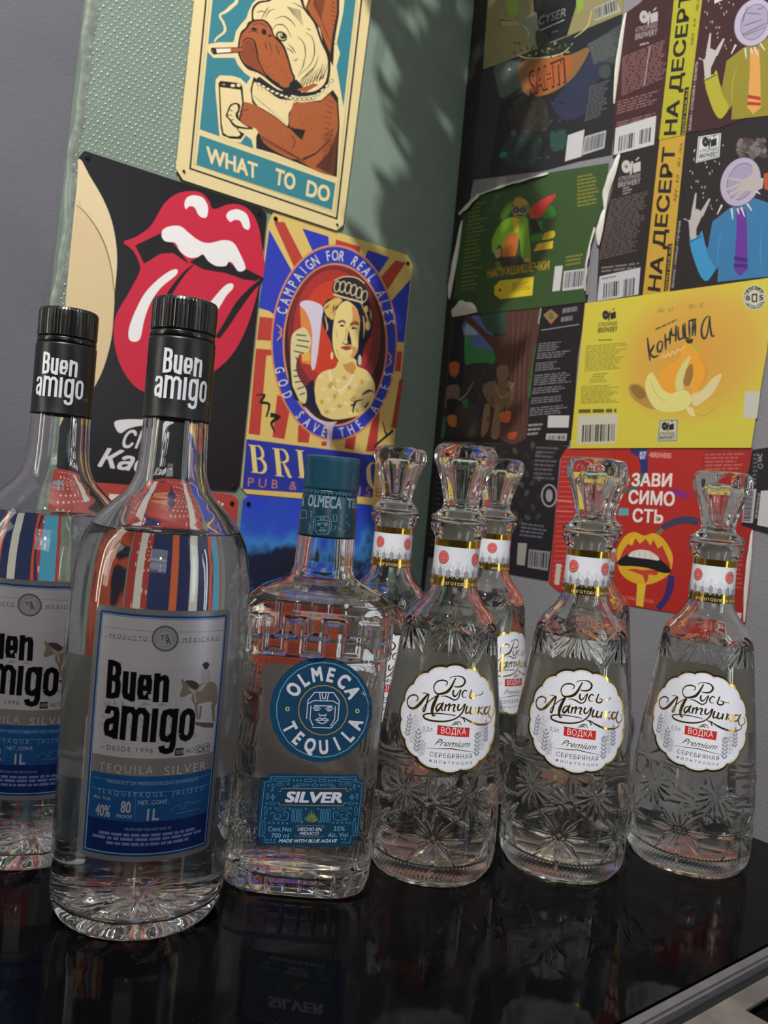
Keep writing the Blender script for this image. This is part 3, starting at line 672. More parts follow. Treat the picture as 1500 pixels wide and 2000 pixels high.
a.part('barcode').P('1200,80 1410,-10 1470,110 1210,210', '#9b9a90').code((1205, 90), (1420, 0), (1215, 190))
finish(a, t)
# L2 sahti
t, a = beer('944,137 1216,28 1208,130 1195,302 1130,315 1060,334 918,352', 'dark painted beer label with orange SAHTI lettering, left of the maroon label', pm('night', '#191a22'), .0003, .0006)
a.view(920, 0, 5)
a.part('picture').P('110,710 500,560 520,900 300,1000 240,1300 180,1720 0,1760', '#2b2d31').P('240,640 470,600 500,800 440,880 300,960 250,800', '#4f5a56', sm=3).P('480,620 700,560 960,540 1160,460 1100,620 960,800 760,920 560,940 480,800', '#7c5a34', sm=3)
a.P('560,680 660,600 960,545 1000,640 900,820 700,930 560,900', '#96552c', sm=3).P('820,980 1100,640 1200,480 1450,250 1440,560 1150,900 1120,1100 940,1180 830,1100', '#252a44', sm=3)
a.P('1130,440 1480,230 1430,620 1220,600', '#3a3f40').E(380, 680, 14, 8, '#b9bdb4', -40).P('420,980 700,960 760,1240 620,1300 400,1300', '#2c2723', sm=3).P('380,1330 620,1290 700,1420 560,1640 300,1560', '#1f3230', sm=3).P('780,1290 920,1290 930,1420 800,1480', '#1f4540', sm=3)
a.E(320, 1510, 40, 28, '#1d7076', -20).E(420, 1300, 30, 30, '#46545a').E(1310, 700, 60, 70, '#3a3f42')
for i in range(40): a.E(330+((i*131) % 640), 1000+((i*89) % 620), 22+i % 9, 11, ('#2c3a36', '#3b342e', '#15181c', '#33413f')[i % 4], (i*53) % 180, n=8)
a.part('lettering').T('SAHTI', (585, 930), (925, 800), (570, 700), '#2b1712', bold=.06).T('SAHTI', (592, 918), (915, 795), (578, 705), '#a8522c', bold=.01)
a.part('small_print').bars((1150, 640-210), (1440, 300), (1200, 640), 11, '#555a5c', seed=3).bars((1160, 850), (1380, 770), (1110, 1200), 14, '#55595e', seed=4)
a.part('barcode').P('950,1322 1112,1266 1082,1530 920,1578', '#b9b9bd').P('1115,1335 1325,1272 1305,1448 1085,1520', '#a2a2a6').code((1125, 1350), (1310, 1295), (1105, 1490), n=44)
finish(a, t)
# L3 green
t, a = beer('899,418 937,380 1073,338 1190,319 1184,388 1159,460 1144,524 1143,569 1146,590 1039,603 937,613 893,586 881,585 905,433', 'green beer label with a gnome in goggles and curled white edges', pm('green', '#2f4a26'), .0012, .0015)
a.view(880, 320, 4.412)
a.part('picture')
a.P('430,460 480,370 560,320 640,300 690,360 690,430 620,420 540,400 470,480', '#4f7a1e', sm=3).P('560,310 600,290 660,320 670,360 560,360', '#a8862c', sm=3).P('540,380 660,380 650,450 610,480 560,450', '#a88a70', sm=3).E(572, 402, 30, 26, '#20222a').E(632, 402, 30, 26, '#20222a').E(572, 402, 18, 15, '#5a6070').E(632, 402, 18, 15, '#5a6070').P('570,440 640,440 640,470 600,480', '#3a2a20')
a.P('480,480 560,460 660,460 680,560 700,800 680,830 620,820 600,640 560,780 480,830 440,700 400,740 370,770 365,660 420,540', '#6f9a24', sm=3).P('540,460 600,480 600,560 580,620 545,540', '#c6ac2a').P('500,620 580,600 590,700 560,800 500,850 450,780 470,680', '#b0632a', sm=3)
a.P('380,750 440,730 440,800 400,820', '#b58a6a').P('630,820 690,810 700,850 640,850', '#b58a6a').P('420,820 600,800 640,860 560,900 430,890', '#2a3026', sm=3).P('395,850 430,840 450,900 400,900', '#56752a')
a.P('690,400 760,330 910,260 900,300 850,360 790,460 700,470', '#b8322e', sm=2).P('690,560 740,490 720,540', '#a8302c').P('830,400 880,360 915,430 880,470 800,470', '#2f7a2a', sm=3).P('760,500 800,490 800,620 770,610', '#2f7a2a').P('700,630 800,610 820,660 720,670', '#2c7a30', sm=3)
a.P('820,600 900,578 900,635 800,660', '#cdb02e', sm=2).P('760,690 892,665 888,730 720,758', '#cdb02e', sm=0).P('690,480 740,480 800,600 700,600', '#141c16')
a.P('385,1060 430,1010 725,975 712,1135 440,1168 385,1130', '#c9b422').E(438, 1090, 48, 52, '#b4a020', ring=6).E(432, 1090, 10, 16, '#3a3a14')
a.part('lettering').T('НАПУАШИШЕЧКИ', (325, 985), (855, 910), (330, 915), '#a8871f', bold=.03)
a.part('small_print').bars((540, 1035), (690, 1018), (545, 1110), 4, '#8a7a1c', seed=1).bars((1100, 110), (1290, 75), (1100, 390), 9, '#7a7426', seed=2).bars((170, 350), (340, 320), (90, 1120), 22, '#6f6d24', fill=.4, ragged=.5, seed=3).bars((1000, 800), (1180, 770), (1000, 900), 3, '#7a7426', seed=5)
a.part('barcode').P('908,885 975,878 950,1095 884,1102', '#bcbcbe').P('985,928 1170,905 1155,1075 970,1098', '#b4b4b8').code((1000, 940), (1160, 920), (985, 1075))
finish(a, t, {'picture': 'gnome in goggles with a red and green parrot'})
m_back = mat('label_back', '#c9c6bc', .5)
def curl(name, t, path, w, chart=WR, h=.0022, lift=.004, m=m_back, lab=None):
    """paper edge curled off the wall, along a path of pixel points with widths in pixels"""
    p = catmull(pts(path), False, 4); n = len(p); V = []; Fc = []
    for i, q in enumerate(p):
        k = sin(pi*(i+.35)/(n-.3)); ww = w*(.35+.65*k)
        a0 = p[max(i-1, 0)]; a1 = p[min(i+1, n-1)]; dx, dy = a1[0]-a0[0], a1[1]-a0[1]; l = math.hypot(dx, dy) or 1
        nx, ny = -dy/l, dx/l
        for j in range(6):
            s_ = j/5; u, v = chart.px(q[0]+nx*ww*s_*(1+.12*sin(i*1.7)), q[1]+ny*ww*s_*(1+.12*sin(i*1.7)))
            V.append(chart.pos(u, v, h+lift*k*sin(s_*pi*.62)))
        if i:
            for j in range(5): b = 6*i+j; Fc.append((b-6, b-5, b+1, b))
    o = kid(pydata(name, V, Fc, m, smooth=True), t)
    if lab: o['label'] = lab
curl('curled_edge', t, '1073,338 1030,349 985,362 937,380', -7, lab='white torn top edge')
curl('curled_edge', t, '937,378 915,398 897,418', -11, lab='white curled corner')
curl('curled_edge', t, '906,432 897,500 886,560 881,585', 5, lab='white curled left edge')
curl('curled_edge', t, '935,610 915,615 886,620', 26, lab='white folded lower corner')
curl('curled_edge', t, '1162,445 1150,490 1144,530 1143,569', -9, lab='white curled right edge')
# L4 comic
t, a = beer('893,596 1150,575 1145,600 1125,720 1112,870 1040,868 851,862 868,700', 'dark illustrated beer label with figures under a big tree and a black text column', pm('comic', '#1a181b'), .0003, .0006)
a.view(840, 560, 4.6875)
a.part('picture').P('200,270 360,250 340,700 300,900 80,1100 60,1370 880,1390 1010,180 400,200', '#27232a').P('310,330 440,260 560,400 600,560 480,620 400,560 310,440', '#4d6696', sm=3).P('340,340 420,380 430,440 320,430', '#8d9ab4', sm=3).P('480,260 700,200 690,420 560,420 500,360', '#2b4a3a', sm=3)
a.P('320,480 380,450 400,560 540,580 600,600 590,700 480,720 400,700 330,740', '#2f7a3e', sm=3).P('340,260 400,300 480,380 560,440 700,430 700,210 1010,190 960,600 900,1000 880,1390 640,1390 620,700 520,500 400,380 310,300', '#4a3028', sm=2)
for i in range(9): a.L([(740+i*28, 220), (730+i*20, 700), (700+i*22, 1300)], (4, 10, 4), ('#3a241f', '#5c3d33')[i % 2], sm=4)
for q, c in (('180,700 260,690 270,760 240,820 190,810', '#a5512f'), ('620,740 700,720 730,800 680,860 620,840', '#7a634c'), ('110,1040 150,920 260,900 270,1010 200,1100 130,1100', '#6d554c'), ('490,900 600,860 760,880 740,1100 600,1120 500,1000', '#6f5a44'),
             ('500,1100 550,1090 540,1300 470,1370', '#83684c'), ('600,1100 640,1090 640,1360 560,1370', '#83684c'), ('260,1090 420,1080 450,1300 380,1380 280,1300', '#33302a'), ('160,1190 240,1180 240,1280 180,1270', '#b06428'), ('650,1150 740,1140 730,1240 650,1230', '#c2622c'),
             ('60,1200 140,1190 130,1380 60,1370', '#2c6b4a'), ('300,1040 350,1030 340,1110 300,1100', '#2f6a36'), ('720,1340 800,1330 780,1390 720,1390', '#9c3f28'), ('330,720 560,700 570,800 480,900 340,860', '#2b2a2a'), ('150,1040 250,1030 230,1140 180,1160', '#15151d'), ('960,560 1000,560 940,960 900,980', '#2a5a30')): a.P(q, c, sm=3)
a.L('270,1040 340,980 400,870', (20, 12, 8), '#8a745a', sm=4).L('600,880 640,1000 700,1000 770,880', (16, 22, 10), '#8a745a', sm=4).L('200,340 100,900 70,1200', 6, '#8d8d92').L('1020,190 995,340', 14, '#8a8a8a')
for i in range(40): a.E(120+((i*113) % 640), 760+((i*67) % 560), 16, 8, ('#3e3630', '#57483a', '#22302a', '#1c1a20')[i % 4], (i*31) % 180, n=7)
a.part('text_panel').P('1030,180 1400,130 1360,600 1300,1400 885,1395 950,700 1005,360', '#141216').P('1040,260 1110,205 1180,265 1110,345', '#96654a').E(1110, 270, 26, 34, '#4e6a3a')
a.L('1020,400 1370,345', 8, '#8a8a8e').bars((1220, 200), (1355, 180), (1212, 255), 1, '#6d6d72', words=5, fill=.8, ragged=0).bars((1205, 280), (1310, 265), (1198, 335), 1, '#6d6d72', words=4, fill=.8, ragged=0)
for i, (y, n, w) in enumerate(((520, 4, 220), (610, 3, 330), (700, 4, 230), (810, 5, 380), (930, 3, 300), (1020, 3, 290), (1110, 4, 350))):
    x = 1000-i*13; a.bars((x, y-0), (x+w, y-w*.09), (x-12, y+n*21), n, '#6e6e73', seed=i+3)
a.part('barcode').P('1085,1180 1280,1180 1270,1290 1078,1290', '#b8b8b6').P('1070,1345 1258,1345 1250,1410 1062,1400', '#a9a9a9').code((1090, 1360), (1240, 1360), (1085, 1400), n=24).bars((905, 1260), (1040, 1250), (890, 1380), 3, '#8a8a8e', words=4)
finish(a, t, {'picture': 'two seated figures beneath a brown tree', 'text_panel': 'black panel with grey small print'})
# L5 black hop label
t, a = beer('848,866 1040,868 1110,872 1094,896 1082,1040 1072,1134 968,1116 826,1086 836,990', 'black beer label with hop leaves and a round badge, half behind the glass stoppers', pm('black', '#151316'), .0007, .0010)
a.view(780, 560, 2.083)
a.part('picture')
for i in range(46):
    a.E(330+((i*71) % 260), 640+((i*53) % 330), 15, 9, ('#2a3428', '#3a4436', '#1e2420')[i % 3], (i*47) % 180, n=9)
a.E(612, 850, 30, 44, '#8a8a8c', ring=7).E(612, 850, 14, 26, '#8a8a8c')
a.part('small_print').bars((560, 650), (660, 655), (545, 790), 8, '#55555a', seed=4).bars((120, 680), (240, 700), (100, 1060), 18, '#3c3c40', seed=5).bars((500, 960), (620, 975), (490, 1020), 4, '#5a5a5e', seed=6).L('112,850 96,1090', 4, '#77777a')
a.part('barcode').P('485,1042 522,1044 512,1135 480,1130', '#8e8c84').P('530,1068 616,1078 606,1156 524,1142', '#7e7e80').code((534, 1075), (612, 1085), (530, 1135), n=22)
finish(a, t)
# L7 black dessert (under), L6 maroon above it
HD = 'НА ДЕСЕРТ'
def dessert(a, S, bandc, T_):
    """shared layout of the two dessert labels, T_(x,y) gives the point"""
    pass
t, a = beer('1214,303 1290,262 1409,249 1500,215 1560,195 1560,550 1500,552 1166,592 1171,480 1186,410', 'black beer label of a man in a blue jacket with a plate in his face', pm('black2', '#1d1719'), .0007, .0010)
a.view(1150, 270, 4.286)
a.part('band').P('600,0 815,-40 682,1285 455,1325', '#b48f30')
a.part('emblem'); logo(a, 360, 240, 130, '#b2acac', 6); brew(a, 250, 365, 185, 40, '#8d8686', .18)
a.part('small_print').bars((290, 420), (370, 400), (290, 485), 3, '#8a8484', seed=2, words=2).bars((190, 520), (520, 440), (85, 1030), 26, '#5a4e4e', fill=.5, ragged=.2, seed=3).bars((110, 1080), (440, 1040), (108, 1140), 2, '#6f6666', words=4)
a.part('barcode').P('95,1158 438,1082 420,1310 75,1365', '#aeb0b4').code((130, 1220), (270, 1190), (125, 1345), seed=5, n=22).code((300, 1185), (390, 1168), (292, 1330), seed=8, n=16).bars((115, 1175), (240, 1150), (115, 1195), 1, '#555')
a.part('lettering').T(HD, (600, 1282), (728, 80), (500, 1268), '#17130e', bold=.035)
a.T('ABV - 6,0', (738, 535), (762, 310), (712, 533), '#2a2218', bold=.01).T('IBU - N/A', (768, 240), (792, 40), (745, 238), '#2a2218', bold=.01)
a.P('668,890 706,883 668,1275 632,1285', '#17130e').T('PASTRY SOUR ALE', (662, 1268), (700, 895), (642, 1270), '#b89a3c', bold=.0).T('ЯБЛОКО • КОРИЦА • ПЕЧЕНЬЕ', (716, 1255), (776, 690), (698, 1255), '#a9a5a2', bold=.01)
a.part('badge').P('922,-10 1112,-40 1098,160 900,210', '#c2c4c6').L('932,0 1100,-28 1088,150 912,198', 5, '#333', closed=True); logo(a, 1015, 35, 100, '#17171a', 6); brew(a, 930, 130, 152, 34, '#26262a', .16)
a.part('picture')
SK = '#a8a0a0'
def man(a, ox, oy, k, coat, coat2, tie, tie2, skin, pl, pl2, hair=True):
    f = lambda t: [(ox+x*k, oy+y*k) for x, y in pts(t)]
    if hair:
        rd = random.Random(1)
        for i in range(46): a.E(*f('%f,%f' % (1370+rd.uniform(-115, 110), 110+rd.uniform(-90, 60)))[0], 26*k, 20*k, ('#5a5050', '#6d6262', '#443b3c')[i % 3], i*37, n=9)
    a.P(f('1180,590 1380,500 1500,540 1620,600 1620,1150 1450,1165 1080,1205 1090,1080 1000,1195 950,1170 900,1060 845,850 905,830 960,860 1000,930 1040,700'), coat, sm=0)
    a.P(f('845,850 930,815 955,780 1000,980 1060,1090 1000,1195 950,1170 900,1060'), coat2, sm=2).L(f('850,870 950,820'), 8*k, '#22323c').L(f('1085,1060 1095,860 1130,760'), (5, 9, 4), coat2, sm=3).L(f('1450,760 1440,980 1460,1150'), (5, 9, 4), coat2, sm=3)
    a.P(f('1240,600 1320,600 1330,760 1335,1100 1270,1160 1220,1100 1240,800'), tie, sm=0).P(f('1222,990 1333,1010 1333,1040 1220,1020'), tie2).P(f('1220,1050 1334,1060 1332,1085 1220,1080'), tie2)
    a.P(f('850,830 840,700 800,685 810,672 850,690 880,600 935,605 950,660 905,760 905,830 870,850'), skin, sm=2).P(f('860,640 895,460 908,462 895,630'), skin).P(f('925,640 1010,505 1025,512 960,660'), skin)
    a.E(*f('1275,370')[0], 165*k, 215*k, '#50485a', 22, n=40).E(*f('1275,368')[0], 160*k, 208*k, pl, 22, n=40).E(*f('1280,365')[0], 110*k, 160*k, pl2, 22, n=36).E(*f('1280,365')[0], 110*k, 160*k, '#5a5266', 22, n=36, ring=5*k)
    rd = random.Random(7)
    for i in range(24):
        x, y = 1040+rd.uniform(-190, 90), 260+rd.uniform(-230, 330); a.L(f('%f,%f %f,%f' % (x, y, x+rd.uniform(-14, 14), y+rd.uniform(8, 26))), 6*k, '#b9b0ac')
    for q in ('1120,560 1080,640', '1200,590 1210,680', '1280,580 1310,660', '1330,550 1370,610', '1250,590 1262,640', '1400,440 1440,470'): a.L(f(q), (18*k, 8*k), '#c6c0bc')
man(a, 0, 0, 1, '#2f6c9a', '#2f84b4', '#5a2a8a', '#34186a', SK, '#a69cb4', '#958aa6')
a.P('1310,340 1380,300 1370,230 1400,220 1430,330 1470,340 1460,420 1400,450 1320,440 1210,540 1200,520 1290,430 1150,505 1145,490 1280,400 1140,445 1140,430 1290,370 1170,345 1175,328 1290,345', SK, sm=0).P('1470,300 1620,270 1620,460 1475,430', '#a84a28')
finish(a, t, {'band': 'yellow vertical band', 'badge': 'white square badge'})
curl('curled_edge', t, '1214,303 1205,340 1192,378 1186,410', 9, lab='white curled left edge')
curl('curled_edge', t, '1186,410 1180,450 1173,480', 8, lab='curled left edge')
t, a = beer('1226,25 1250,8 1330,-75 1560,-140 1560,192 1500,216 1409,250 1290,270 1198,308 1201,204 1212,127', 'maroon beer label of a man in an olive jacket with a plate over his face', pm('maroon', '#38181d'), .0011, .0014)
a.view(1160, 0, 4.412)
a.part('band').P('705,-80 950,-80 795,1165 567,1210 640,560', '#a39d24')
a.part('emblem'); logo(a, 480, 150, 130, '#aaa2a2', 8); brew(a, 362, 288, 190, 48, '#8d8080', .25)
a.part('small_print').bars((250, 500), (640, 335), (245, 840), 18, '#7b5658', seed=3, ragged=.15).bars((210, 880), (600, 770), (205, 1000), 5, '#7b5658', seed=4).bars((400, 385), (480, 365), (410, 410), 1, '#a09090', words=2).L('490,400 440,740', 4, '#c2b4b0').bars((205, 1060), (550, 970), (205, 1100), 2, '#7d6264', words=4)
a.part('barcode').P('195,1105 545,1000 525,1250 175,1340', '#b9b7ba').code((225, 1180), (370, 1140), (215, 1310), seed=5, n=22).code((405, 1125), (500, 1100), (395, 1250), seed=8, n=16)
a.part('lettering').T(HD, (712, 1160), (850, -70), (612, 1165), '#15120c', bold=.035)
a.T('ABV - 6,0', (862, 395), (888, 165), (838, 398), '#2a2218', bold=.01).T('IBU', (905, 95), (915, 10), (882, 96), '#2a2218', bold=.01)
a.P('790,760 828,752 790,1160 750,1170', '#15120c').T('PASTRY SOUR ALE', (785, 1155), (822, 770), (762, 1158), '#a8a02a', bold=.0).T('БАНАН • КЛУБНИКА • ВАНИЛЬ', (842, 1125), (905, 535), (820, 1125), '#b5aaa6', bold=.01)
a.part('badge').P('1045,-60 1150,-90 1140,-5 1045,38', '#bdbdbf')
a.part('picture')
man(a, 110, -170, 1, '#857c22', '#a19a2a', '#c8924c', '#a52a24', '#b0a8a8', '#aba3b8', '#9a90aa', hair=False)
for q in ('1320,115 1450,130', '1290,230 1455,175', '1280,305 1500,200', '1300,310 1330,300 1480,240', '1330,60 1300,150 1290,200', '1420,85 1470,70'): a.L(q, (5, 8, 4), '#4e4758', sm=3)
finish(a, t, {'band': 'lemon yellow vertical band'})
curl('curled_edge', t, '1226,27 1214,120 1203,204', 4, lab='pale curled left edge')
# L8 yellow
t, a = beer('1145,593 1516,542 1500,687 1484,780 1469,875 1300,875 1116,876', 'yellow beer label with a peeled banana', pm('yellow', '#c3b642'), .0016, .0019)
m_y = _mats['label_paper_yellow']; nt = m_y.node_tree; tc = nt.nodes.new('ShaderNodeTexCoord'); vv = nt.nodes.new('ShaderNodeVectorMath'); vv.operation = 'LENGTH'
mpg = nt.nodes.new('ShaderNodeMapping'); cy_ = WR.pos(*WR.px(1350, 690), 0); mpg.inputs['Scale'].default_value = (1, 1, 1.25); mpg.inputs['Location'].default_value = (-cy_.x, -cy_.y, -cy_.z*1.25)
nt.links.new(tc.outputs['Object'], mpg.inputs[0]); nt.links.new(mpg.outputs[0], vv.inputs[0])
cr = nt.nodes.new('ShaderNodeValToRGB'); cr.color_ramp.elements[0].position = .02; cr.color_ramp.elements[0].color = srgb('#c4913c'); cr.color_ramp.elements[1].position = .092; cr.color_ramp.elements[1].color = srgb('#c2b63e')
e = cr.color_ramp.elements.new(.06); e.color = srgb('#c49d40')
nt.links.new(vv.outputs['Value'], cr.inputs[0]); nt.links.new(cr.outputs[0], nt.nodes['Principled BSDF'].inputs['Base Color'])
a.view(1100, 540, 3.75)
a.part('picture').P('490,800 560,790 640,850 700,960 640,970 560,930 500,870', '#a8813c', sm=3).P('500,815 560,800 620,870 560,900', '#85652f', sm=3)
a.P('900,480 960,520 1040,600 1050,720 1000,850 960,860 930,780 880,830 830,860 720,850 700,760 760,660 860,600', '#d8972c', sm=3).P('950,640 960,720 930,800 890,790 900,700', '#8f6a30', sm=3)
a.P('610,830 615,760 640,715 665,710 700,770 740,830 800,860 860,835 920,845 945,900 930,950 870,985 780,995 700,980 650,930', '#cfc878', sm=4).P('830,820 835,740 870,660 930,585 935,610 905,700 885,780 890,830 860,845', '#c5bf78', sm=3)
a.P('945,870 1020,840 1100,750 1160,715 1165,740 1110,850 1020,930 965,950', '#cdbf8a', sm=3).P('910,970 950,960 975,1020 940,1020', '#d3c787', sm=3).L('970,1000 1040,1020 1130,960', 6, '#b98b3c', sm=4).P('900,470 960,455 955,490 920,495', '#2c2c1a').L('950,495 1000,550', 16, '#8fae2c').L('1000,560 1060,700 1000,830', (10, 22, 8), '#c98a2a', sm=4)
a.L('650,760 680,850 760,930', (4, 9, 3), '#b9b060', sm=3)
a.part('lettering')
SC_ = '#22302c'
for q in ('625,450 645,622', '676,500 640,572', '642,560 668,592 706,580', '736,478 712,480 698,515 705,552 724,546 734,510 736,478', '755,420 760,540', '790,400 790,500', '758,470 795,455', '800,380 805,430 830,430', '835,360 832,480', '850,370 855,460 885,450', '885,350 890,460', '900,340 905,450 935,450', '930,330 935,450', '960,325 955,440', '975,310 975,440', '925,330 985,315', '1072,292 1045,315 1022,380 1026,440 1046,455 1066,410 1080,300', '1082,292 1086,380 1098,438 1118,432'): a.L(q, (9, 18, 9), SC_, sm=4)
a.bars((683, 385), (843, 312), (686, 400), 1, '#5a5330', words=5, fill=.8, ragged=0).L('730,600 745,575 760,595 775,565 790,585 810,550 825,570 850,535 870,545 895,515', 5, '#e3cf92', sm=4)
a.T('ABV - 6.5', (697, 270), (815, 255), (697, 240), '#7d6d2a', bold=0).T('IBU - 30', (930, 240), (1035, 228), (930, 205), '#7d6d2a', bold=0)
a.part('emblem'); logo(a, 345, 285, 82, '#1f1f16', 4); brew(a, 262, 372, 142, 34, '#3d3b1c', .06)
a.part('small_print').bars((175, 510), (480, 485), (165, 705), 14, '#86802c', seed=1, words=9).bars((230, 715), (360, 705), (190, 790), 4, '#86802c', seed=5).bars((140, 805), (440, 795), (135, 940), 10, '#86802c', seed=2, words=8).bars((265, 465), (375, 460), (265, 482), 1, '#4a4820').bars((120, 975), (410, 970), (120, 1005), 1, '#55521f', fill=.9, words=4)
a.part('barcode').P('118,1020 410,1008 392,1225 108,1230', '#b9b6a4').code((150, 1090), (392, 1080), (145, 1215), n=44, seed=9)
a.part('badge').P('712,1048 853,1045 845,1212 694,1215', '#b9b79e').L('718,1056 845,1053 838,1204 702,1207', 5, '#3a3a30', closed=True); logo(a, 775, 1098, 74, '#1c1c18', 0); brew(a, 712, 1165, 112, 24, '#2f2f2a', .0)
a.part('round_badge').E(1410, 158, 86, 92, '#c6c6b0', n=36).E(1410, 158, 80, 86, '#22221e', n=36).E(1410, 158, 54, 58, '#b9b9a4', n=30).P('1335,135 1485,125 1487,185 1335,195', '#b9b9a4').P('1388,130 1430,128 1430,190 1388,192', '#22221e').P('1398,142 1420,141 1420,180 1398,181', '#b9b9a4')
a.T('B', (1348, 180), (1376, 178), (1348, 142), '#22221e', bold=.04).T('S', (1445, 177), (1472, 175), (1445, 138), '#22221e', bold=.04).arc('КАПИТАН', 1410, 158, 67, 72, 150, 30, 22, '#c6c6b0', .02, .9).arc('УПАКОВАНО', 1410, 158, 67, 72, 212, 328, 22, '#c6c6b0', .02, .9, inward=True)
a.part('white_square').P('1340,845 1452,842 1428,1040 1325,1038', '#b5b5aa')
finish(a, t, {'picture': 'peeled banana', 'lettering': 'dark brush lettering', 'round_badge': 'round black badge'})
# L9 red
t, a = beer('1098,876 1471,874 1472,1036 1464,1150 1456,1219 1200,1178 1092,1155 1073,1139 1086,1036', 'red beer label with open yellow lips and white ЗАВИСИМОСТЬ lettering', pm('red', '#a3231d'), .0005, .0008)
a.view(1060, 860, 3.409)
a.part('side_print').P('130,60 440,60 470,110 440,200 420,900 480,1080 110,1000 45,950', '#a52a22').P('1100,60 1400,55 1400,600 1350,1222 900,1140 1000,1000 1075,300 1060,110', '#94221f')
for i in range(26): a.L([(130-i*2.6, 110+i*33), (330-i*2, 116+i*33)], 4, '#c2685c')
a.bars((1085, 90), (1370, 85), (1085, 210), 5, '#b0564e', seed=4).bars((1290, 640), (1350, 645), (1270, 1000), 12, '#a84c46', seed=6)
a.P('95,820 130,825 112,965 80,958', '#b9b2a4').P('1235,1138 1328,1150 1322,1188 1230,1170', '#c2b8b2').L('100,400 200,410', 12, '#c7786c').L('95,470 200,476', 8, '#c7786c')
a.part('ribbon#1').P('590,50 700,55 705,140 700,260 650,300 655,180 640,110 585,80', '#252a66');a.part('ribbon#3').L('670,220 640,290 590,330 540,350', (44, 40, 10), '#4a5248', sm=4);a.part('ribbon#4').L('840,330 900,350 980,370', (8, 50, 40), '#7c2070', sm=3);a.part('ribbon#5').L('1040,545 960,530 880,545 800,585 750,640', (52, 52, 40, 22), '#3b3450', sm=5).L('800,590 745,650', 30, '#74663a')
a.part('ribbon#2').L('860,900 850,980 820,1060 770,1120', (40, 50, 40, 44), '#2b2360', sm=4).P('515,450 575,455 575,500 505,500', '#4f9aa4')
a.part('lips').P('495,770 510,700 560,630 620,612 680,635 740,618 800,650 850,720 870,790 850,880 790,930 700,960 600,945 520,880', '#caa023', sm=4)
a.P('510,800 540,730 570,690 600,700 620,650 650,690 690,655 720,700 740,660 770,720 800,700 830,770 855,830 845,880 800,870 700,850 560,830', '#ae2f26', sm=0).P('560,860 620,855 660,865 720,862 780,870 760,900 700,890 690,960 670,900 620,880', '#b33a2a')
a.P('500,810 540,775 620,735 700,732 780,790 850,850 850,880 800,882 700,850 600,838 520,835', '#0f0c0d', sm=4)
a.P('572,770 600,740 660,728 720,740 770,775 775,800 720,792 660,785 610,778', '#cfc9c4', sm=3)
for x in (610, 645, 685, 725): a.L([(x, 738), (x+2, 785)], 3, '#8a8480')
a.P('632,955 690,958 672,1110 625,1098', '#ccb02a').L('600,650 590,700', (10, 3), '#e0bb2a').L('700,880 690,940', 22, '#b33a2a')
a.part('lettering')
for tx, x0, y0, x1, y1, hh in (('ЗАВИ', 596, 303, 858, 308, 82), ('СИМО', 575, 418, 876, 436, 86), ('СТЬ', 602, 540, 800, 552, 84)): a.part('lettering#'+tx).T(tx, (x0, y0), (x1, y1), (x0+6, y0-hh), '#d8d0cc', bold=.035)
a.part('brewer_mark').P('642,70 700,68 692,128 650,128', '#3c4a96').T('07', (650, 124), (690, 124), (650, 76), '#c6c0cc', bold=.03);a.part('brewer_name').T('4BREWERS', (712, 112), (858, 120), (714, 78), '#cc8f86', bold=.03).T('ТОМАТ ГОЗЕ', (550, 1055), (740, 1085), (553, 1035), '#c9746a', bold=.01)
finish(a, t, {'lips': 'open yellow and red lips', 'lettering': 'bold white capitals'})
curl('curled_edge', t, '1473,1036 1470,1090 1464,1150 1457,1215', 5, lab='torn white right edge')
# L10 black at frame edge
t, a = beer('1471,879 1540,868 1540,1052 1500,1040 1450,1025 1458,950', 'black beer label with a sideways barcode at the right end, past the red label', pm('black3', '#17161a'), .0011, .0014)
a.view(1360, 520, 2.7)
a.part('barcode').P('262,1180 322,1175 302,1355 245,1350', '#a2a2a6')
for i in range(20): a.P([(264-i*.7, 1188+i*8), (306-i*.8, 1186+i*8), (306-i*.8, 1190+i*8+(i % 3)), (264-i*.7, 1192+i*8+(i % 3))], '#26262a')
a.P('345,1185 420,1180 420,1385 325,1365', '#b2b2b4')
a.part('small_print').T('EAC', (348, 1030), (352, 990), (325, 1030), '#9a9aa0', bold=.02).E(342, 1055, 12, 12, '#9a9aa0', ring=3, n=14).bars((305, 990), (330, 990), (300, 1160), 8, '#5d5d64', seed=3).bars((312, 1330), (330, 1190), (326, 1332), 1, '#77777c', words=7, fill=.8)
finish(a, t)
# ------------------------------------------------------------------ bottles
m_glass = mat('clear_glass', (.975, .985, .975, 1), 0, ior=1.5, trans=1)
m_glass2 = mat('pressed_glass', (.955, .96, .925, 1), .012, ior=1.5, trans=1)
m_liq = mat('clear_spirit', (.995, .998, 1, 1), 0, ior=1.36, trans=1)
m_plug = mat('milky_plastic', '#c9c9c4', .35, ior=1.4, trans=.6)
m_gold = mat('gold_foil', '#c8a23c', .16, metal=1)
m_capblk = mat('black_cap', '#0b0b0c', .28, coat=.3)
m_slvblk = mat('black_sleeve', '#0f0f11', .36)
m_teal = mat('teal_cap', '#0f4257', .38)
m_teal2 = mat('teal_sleeve', '#0e3344', .3)
m_silver = mat('silvery_ink', rough=.34, metal=.65, attr=True)
m_bottleink = mat('label_ink', rough=.42, attr=True)
def paper(name, color):
    m = mat(name, color, .55)
    nt = m.node_tree; b = nt.nodes['Principled BSDF']; o = nt.nodes['Material Output']; tr = nt.nodes.new('ShaderNodeBsdfTranslucent'); mx = nt.nodes.new('ShaderNodeMixShader'); mx.inputs[0].default_value = .5
    tr.inputs[0].default_value = srgb(color); nt.links.new(b.outputs[0], mx.inputs[1]); nt.links.new(tr.outputs[0], mx.inputs[2]); nt.links.new(mx.outputs[0], o.inputs[0]); return m
